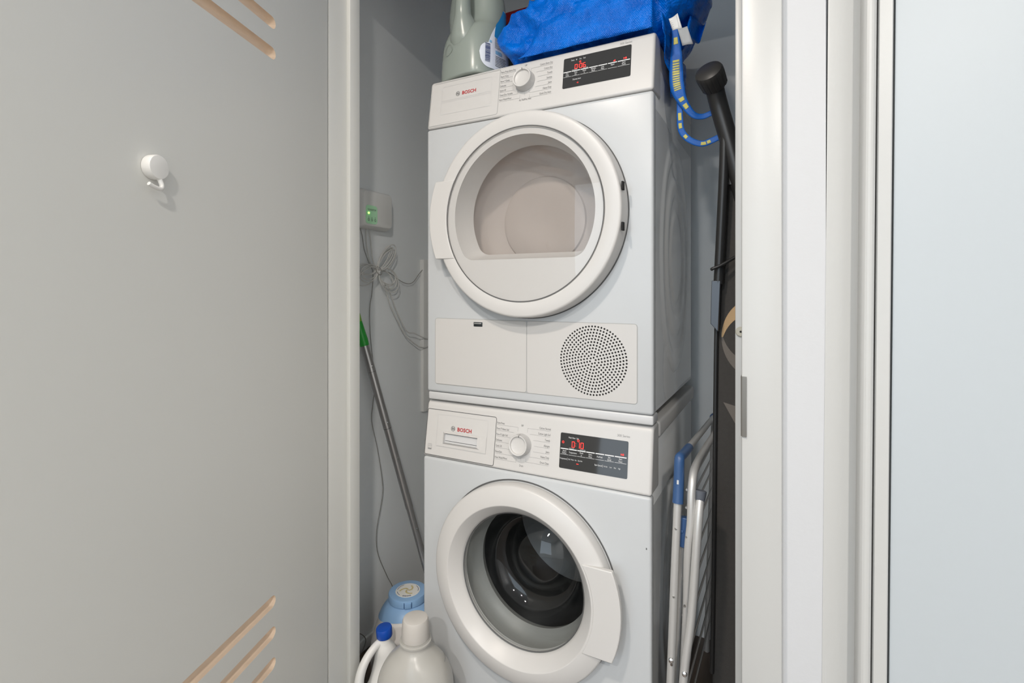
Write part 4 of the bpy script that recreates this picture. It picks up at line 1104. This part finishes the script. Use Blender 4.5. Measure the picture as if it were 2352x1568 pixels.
# pod tub with light blue lid
tc = (-0.978, 1.192)
tub = thing('detergent_tub', (tc[0], tc[1], 0), 'rounded white tub with a light blue lid beside the washer', 'tub')
tsec = [(0, tc[0], tc[1], .082, .082, 2.4), (0.006, tc[0], tc[1], .090, .090, 2.4), (0.06, tc[0], tc[1], .100, .100, 2.4), (0.12, tc[0], tc[1], .100, .100, 2.3), (0.18, tc[0], tc[1], .084, .084, 2.2), (0.215, tc[0], tc[1], .068, .068, 2.1), (0.232, tc[0], tc[1], .050, .050, 2.0)]
bottle_body('body', tsec, 'tub', tub)
tsec = interp_sections(tsec, 6)
b = bmesh.new(); bm_patch(b, tsec, R(-180), R(180), lambda t: 0.199 + 0.008 * math.cos(2 * math.pi * (t - 0.35) * 2), 0.2318, 0.0016, 0, 60, 8); from_bm('blue_shoulder', b, 'lightblue', tub, angle=60)
lid = lathe('lid', [(0.0535, 0), (0.0555, 0.002), (0.0555, 0.018), (0.0540, 0.0215), (0.050, 0.0225), (0.001, 0.0225)], (tc[0], tc[1], 0.2325), (0, 0, 1), 'lightblue', tub, 64)
lathe('sticker', [(0.0355, 0.0), (0.0350, 0.0006), (0.001, 0.0006)], (tc[0], tc[1], 0.2551), (0, 0, 1), 'sticker', lid, 48)
b = bmesh.new(); FZ = lambda u, v: Vector((tc[0] + u, tc[1] + v, 0.2562))
for ph in (0, 2.1, 4.2): bm_line(b, [((0.002 + 0.0042 * q) * math.cos(ph + 0.36 * q), (0.002 + 0.0042 * q) * math.sin(ph + 0.36 * q)) for q in [k / 6 for k in range(31)]], FZ, 0.0050)
flat('swirl_print', b, 'sticker_y', lid)
b = bmesh.new()
for a0, a1 in ((20, 80), (150, 210), (225, 262)): bm_line(b, [(0.0305 * math.cos(R(a)), 0.0305 * math.sin(R(a))) for a in range(a0, a1, 5)], FZ, 0.0014)
for a in (285, 297, 309, 321): bm_outline(b, [(0.0300 * math.cos(R(a)) + 0.0022 * math.cos(q), 0.0300 * math.sin(R(a)) + 0.0022 * math.sin(q)) for q in [k * 0.7 for k in range(9)]], FZ, 0.0013)
flat('sticker_lettering', b, 'navy_ink', lid)
fd = Vector((-tc[0], -tc[1], 0)).normalized(); sd = Vector((-fd.y, fd.x, 0))
mt = Matrix.Translation(Vector((tc[0], tc[1], 0.2415)) + fd * 0.0555) @ Matrix(((sd.x, fd.x, 0, 0), (sd.y, fd.y, 0, 0), (0, 0, 1, 0), (0, 0, 0, 1)))
box('lid_tab', -0.009, 0.009, -0.002, 0.0022, -0.007, 0.006, 'lightblue', lid, 0.001, 2, mt)
for s in (-0.0105, 0.0105): box('tab_slot', s - 0.0008, s + 0.0008, -0.001, 0.0008, -0.006, 0.009, 'navy', lid, 0, 2, mt)
for s in (-0.006, -0.002, 0.002, 0.006): box('tab_rib', s - 0.0005, s + 0.0005, 0.0018, 0.0030, 0.000, 0.0065, 'lightblue', lid, 0, 2, mt)

# milky jug with frosted cap
kc = (-0.779, 0.978)
mj = thing('bleach_jug', (kc[0], kc[1], 0), 'milky translucent jug with a frosted ribbed cap before the washer', 'jug')
ksec = [(0, kc[0], kc[1], .084, .064, 2.8), (0.006, kc[0], kc[1], .090, .070, 2.8), (0.10, kc[0], kc[1], .090, .070, 2.8), (0.165, kc[0], kc[1], .091, .070, 2.6), (0.218, kc[0], kc[1], .087, .067, 2.4), (0.254, kc[0], kc[1], .070, .057, 2.2), (0.276, kc[0], kc[1], .048, .045, 2.0), (0.288, kc[0], kc[1], .037, .037, 2.0), (0.295, kc[0], kc[1], .035, .035, 2.0), (0.307, kc[0], kc[1], .0345, .0345, 2.0)]
bottle_body('body', ksec, 'jug2', mj, R(20), 56, 5)
ksec = interp_sections(ksec, 6)
b = bmesh.new(); cp = []
for r, h in ((0.0325, 0), (0.0325, 0.002), (0.0302, 0.041), (0.0288, 0.0465), (0.024, 0.048), (0.001, 0.048)):
    cp.append([Vector((kc[0] + (r + (0.0008 if (i % 2 and 0.001 < h < 0.042) else 0)) * math.cos(2 * math.pi * i / 72), kc[1] + (r + (0.0008 if (i % 2 and 0.001 < h < 0.042) else 0)) * math.sin(2 * math.pi * i / 72), 0.3075 + h)) for i in range(72)])
bm_loft(b, cp); from_bm('cap', b, 'cap', mj, angle=30)
lathe('neck_ring', [(0.0345, 0), (0.0375, 0.002), (0.0375, 0.006), (0.0345, 0.008)], (kc[0], kc[1], 0.297), (0, 0, 1), 'jug2', mj, 40)
b = bmesh.new(); bm_patch(b, ksec, R(175), R(225), 0.03, lambda t: 0.19 - 0.05 * abs(t - 0.2), 0.001, R(20), 16, 8); from_bm('label', b, 'blue_label', mj, angle=60)
b = bmesh.new()
for k in range(12): bm_patch(b, ksec, R(2 + 2.6 * k), R(3.4 + 2.6 * k), 0.2525, 0.2555, 0.0008, R(20), 1, 1)
from_bm('batch_print', b, 'ink_l', mj)['kind'] = 'stuff'

# white bottle with blue cap and hollow handle
bc = (-0.918, 1.026)
wb = thing('cleaner_bottle', (bc[0], bc[1], 0), 'white handled bottle with a royal blue cap at the left jamb', 'bottle')
bsec = [(0, bc[0], bc[1] - .01, .036, .050, 2.8), (0.006, bc[0], bc[1] - .01, .040, .055, 2.8), (0.10, bc[0], bc[1] - .01, .040, .055, 2.6), (0.13, bc[0], bc[1] + .004, .038, .042, 2.4), (0.17, bc[0], bc[1] + .010, .034, .032, 2.2), (0.205, bc[0] + .0, bc[1] + .004, .026, .025, 2.0), (0.225, bc[0], bc[1], .0175, .0175, 2.0), (0.240, bc[0], bc[1], .0165, .0165, 2.0)]
bottle_body('body', bsec, 'hook', wb, 0, 40, 5)
tube('handle', [(bc[0] - .003, bc[1] - .002, 0.228), (bc[0] - .010, bc[1] - .024, 0.222), (bc[0] - .016, bc[1] - .050, 0.203), (bc[0] - .018, bc[1] - .068, 0.176), (bc[0] - .016, bc[1] - .074, 0.145), (bc[0] - .008, bc[1] - .062, 0.110), (bc[0], bc[1] - .03, 0.085)], [0.0095, 0.0095, 0.0105, 0.0115, 0.0125, 0.014, 0.02], 'hook', wb, 14, 6)
lathe('cap', [(0.0195, 0), (0.0205, 0.002), (0.0205, 0.020), (0.0190, 0.0235), (0.015, 0.0245), (0.001, 0.0245)], (bc[0], bc[1], 0.2385), (-0.05, -0.08, 1), 'bluecap', wb, 40)

# ================================================================== RIGHT GAP: drying rack, ironing board
rk = thing('drying_rack', (-0.19, 1.1, 0), 'folded silver tube drying rack with blue joints beside the washer', 'drying rack')
tr = 0.0082
tube('frame_tube', [(-0.192, 1.100, 0.775), (-0.193, 1.092, 0.70), (-0.199, 1.090, 0.55), (-0.208, 1.094, 0.3227), (-0.222, 1.10, 0.008)], tr, 'alu', rk, 14, 4)
tube('corner_joint', [(-0.1925, 1.091, 0.700), (-0.192, 1.098, 0.74), (-0.1915, 1.1015, 0.782), (-0.191, 1.106, 0.790), (-0.190, 1.130, 0.788), (-0.190, 1.215, 0.781)], [0.0112, 0.0108, 0.0105, 0.0098, 0.0096, 0.0094], 'navy', rk, 14, 3)
tube('top_rail', [(-0.190, 1.20, 0.782), (-0.190, 1.68, 0.750)], tr * 0.92, 'alu', rk, 12)
lathe('end_cap', [(0.0105, 0), (0.0105, 0.03), (0.007, 0.036)], (-0.190, 1.665, 0.751), (0, 1, -0.06), 'navy', rk, 14)
tube('frame_tube', [(-0.190, 1.685, 0.745), (-0.212, 1.69, 0.02)], tr, 'alu', rk, 12)
tube('wing_tube', [(-0.165, 1.62, 0.745), (-0.165, 1.4631, 0.7518), (-0.165, 1.22, 0.7645), (-0.165, 1.130, 0.7640), (-0.165, 1.100, 0.750), (-0.1655, 1.088, 0.72), (-0.166, 1.0845, 0.67), (-0.172, 1.0860, 0.60), (-0.178, 1.1000, 0.4495), (-0.196, 1.11, 0.10)], tr, 'alu', rk, 14, 6)
tube('leg_tube', [(-0.150, 1.098, 0.722), (-0.152, 1.078, 0.66), (-0.163, 1.0749, 0.4888), (-0.178, 1.0685, 0.3512), (-0.205, 1.065, 0.008)], tr * 1.02, 'alu', rk, 14, 4)
lathe('leg_cap', [(0.0085, 0), (0.0100, 0.006), (0.0118, 0.022), (0.0105, 0.0235), (0.002, 0.022)], (-0.1506, 1.0945, 0.708), (0.05, 0.22, 1), 'greycap', rk, 20)
tube('leg_tube', [(-0.186, 1.115, 0.640), (-0.200, 1.125, 0.40), (-0.214, 1.13, 0.05)], tr * 0.9, 'alu', rk, 12)
b = bmesh.new(); bp = rrect(-0.1985, -0.1570, 0.606, 0.668, 0.014, 5)
bm_loft(b, [[(x, y, z) for x, z in bp] for y in (1.099, 1.113)])
jt = bevel_mod(from_bm('pivot_bracket', b, 'navy', rk, angle=30), 0.0015, 2)
for x, z in ((-0.1865, 0.640), (-0.1735, 0.652), (-0.1735, 0.622)): lathe('rivet', [(0.0042, 0), (0.0036, 0.0018), (0.001, 0.0026)], (x, 1.099, z), (0, -1, 0), 'navy', jt, 14)
for z in (0.715, 0.678, 0.640, 0.585, 0.520, 0.455, 0.385, 0.315, 0.245, 0.175):
    tube('rod', [(-0.176 - (0.72 - z) * 0.03, 1.100, z + 0.012), (-0.176 - (0.72 - z) * 0.03, 1.66, z - 0.012)], 0.0026, 'wire_rod', rk, 8)
for z in (0.74, 0.60, 0.46, 0.32):
    for p in ((-0.1945 - (0.75 - z) * 0.03, 1.083, z - 0.09), (-0.1725 - (0.75 - z) * 0.03, 1.079, z - 0.10)): lathe('rod_end', [(0.0028, 0), (0.0022, 0.002)], p, (-0.5, -1, 0), 'chrome', rk, 8)
for p in ((-0.2045, 1.083, 0.378), (-0.1745, 1.061, 0.375)): lathe('bolt', [(0.0052, 0), (0.0046, 0.002), (0.002, 0.0032)], p, (0.1, -1, 0.1), 'chrome', rk, 14)

ib = thing('ironing_board', (0.0, 1.2, 0.0), 'upright ironing board in a dark patterned cover, behind the right jamb', 'ironing board')
lft = [(-0.139, 0.20), (-0.1395, 0.276), (-0.136, 0.533), (-0.1325, 0.8667), (-0.129, 1.057), (-0.1250, 1.20), (-0.119, 1.33), (-0.1145, 1.395), (-0.109, 1.422), (-0.100, 1.433), (-0.08, 1.437)]
rgt = [(0.10, 1.437), (0.135, 1.40), (0.16, 1.20), (0.18, 0.80), (0.18, 0.20)]
b = bmesh.new(); bm_loft(b, [[(x, y, z) for x, z in lft + rgt] for y in (1.200, 1.232)])
bevel_mod(from_bm('cover', b, 'fabric', ib, angle=40), 0.010, 4, 50)
b = bmesh.new(); FB = lambda u, v: Vector((u, 1.1993, v))
# tan crescent upper half / taupe lower half, and a taupe triangle
cc = (-0.052, 1.035)
cres = lambda a0, a1, r0, r1: [(cc[0] + r1 * 0.86 * math.cos(R(a)), cc[1] + 1.25 * r1 * math.sin(R(a))) for a in range(a0, a1 + 1, 6)] 
def band(a0, a1, w0, w1):
    out = []; inn = []
    for a in range(a0, a1 + 1, 6):
        t = (a - a0) / (a1 - a0); w = w0 + (w1 - w0) * t
        out.append((cc[0] + 0.068 * math.cos(R(a)), cc[1] + 0.085 * math.sin(R(a)))); inn.append((cc[0] + (0.068 - w) * math.cos(R(a)), cc[1] + (0.085 - w) * math.sin(R(a)) ))
    return out, inn
def band_mesh(b, a0, a1, w0, w1):
    o, i = band(a0, a1, w0, w1)
    for k in range(len(o) - 1): bm_poly(b, [o[k], o[k + 1], i[k + 1], i[k]], FB)
band_mesh(b, 96, 180, 0.040, 0.003); flat('cover_print', b, 'fab_tan', ib)
b = bmesh.new(); band_mesh(b, 180, 264, 0.003, 0.040); flat('cover_print', b, 'fab_grey', ib)
b = bmesh.new(); bm_poly(b, [(-0.1165, 0.894), (-0.06, 0.880), (-0.06, 0.790)], FB); flat('cover_print', b, 'fab_grey', ib)
b = bmesh.new()
bm_tube(b, [(-0.1395, 1.198, 0.30), (-0.1355, 1.198, 0.55), (-0.1325, 1.198, 0.87), (-0.130, 1.198, 1.06), (-0.126, 1.198, 1.20), (-0.120, 1.198, 1.33), (-0.115, 1.198, 1.40), (-0.106, 1.198, 1.427), (-0.085, 1.198, 1.434)], 0.0045, 10, 6)
from_bm('edge_rim', b, 'tube_blk', ib)
# second padded bulge of cover
bottle = interp_sections([(0.99, -0.075, 1.197, .020, .012, 2.2), (1.10, -0.082, 1.193, .032, .016, 2.2), (1.20, -0.086, 1.190, .032, .018, 2.2), (1.26, -0.082, 1.192, .026, .014, 2.2), (1.30, -0.07, 1.198, .012, .006, 2.2)], 5)
# leg with ribbed foot cap
ca = Vector((-0.1345, 1.135, 1.580)); cdv = Vector((-0.22, -0.83, 0.50)).normalized()
lg0 = Vector((-0.1315, 1.172, 1.560))
tube('leg', [ca - cdv * 0.018, Vector((-0.1265, 1.163, 1.548)), Vector((-0.1190, 1.174, 1.515)), Vector((-0.100, 1.180, 1.440)), Vector((-0.075, 1.184, 1.33))], 0.0185, 'tube_blk', ib, 24, 4)
b = bmesh.new(); q = cdv.to_track_quat('Z', 'Y').to_matrix(); rings = []
for r, h in ((0.020, -0.028), (0.0262, -0.024), (0.0285, 0.002), (0.0285, 0.010), (0.0265, 0.0150), (0.020, 0.0185), (0.010, 0.0200), (0.0004, 0.0204)):
    rings.append([ca + q @ Vector(((r - (0.0011 if (i % 6 == 0 and -0.025 < h < 0.011) else 0)) * math.cos(2 * math.pi * i / 96), (r - (0.0011 if (i % 6 == 0 and -0.025 < h < 0.011) else 0)) * math.sin(2 * math.pi * i / 96), h)) for i in range(96)])
bm_loft(b, rings); from_bm('foot_cap', b, 'black_pl', ib, angle=35)
tube('support_tube', [(-0.1110, 1.172, 1.478), (-0.1125, 1.174, 1.40), (-0.118, 1.178, 1.28), (-0.1245, 1.182, 1.15)], 0.0100, 'tube_blk', ib, 16, 4)
tube('support_tube', [(-0.0960, 1.180, 1.46), (-0.099, 1.182, 1.36)], 0.0080, 'tube_blk', ib, 12)
b = bmesh.new(); bm_loft(b, [[(x, y, z) for x, z in ((-0.1372, 1.1570), (-0.1195, 1.1570), (-0.1240, 1.0480), (-0.1395, 1.0650))] for y in (1.172, 1.190)])
bevel_mod(from_bm('catch_plate', b, 'bracket', ib, angle=30), 0.0012, 2)
tube('hook_wire', [(-0.1360, 1.165, 1.181), (-0.1335, 1.163, 1.1825), (-0.120, 1.165, 1.188), (-0.105, 1.170, 1.197), (-0.085, 1.178, 1.210)], 0.0034, 'tube_blk', ib, 10, 5)
for x in (-0.10, 0.10): tube('foot', [(x, 1.216, 0.215), (x, 1.216, 0.004)], 0.012, 'tube_blk', ib, 12)
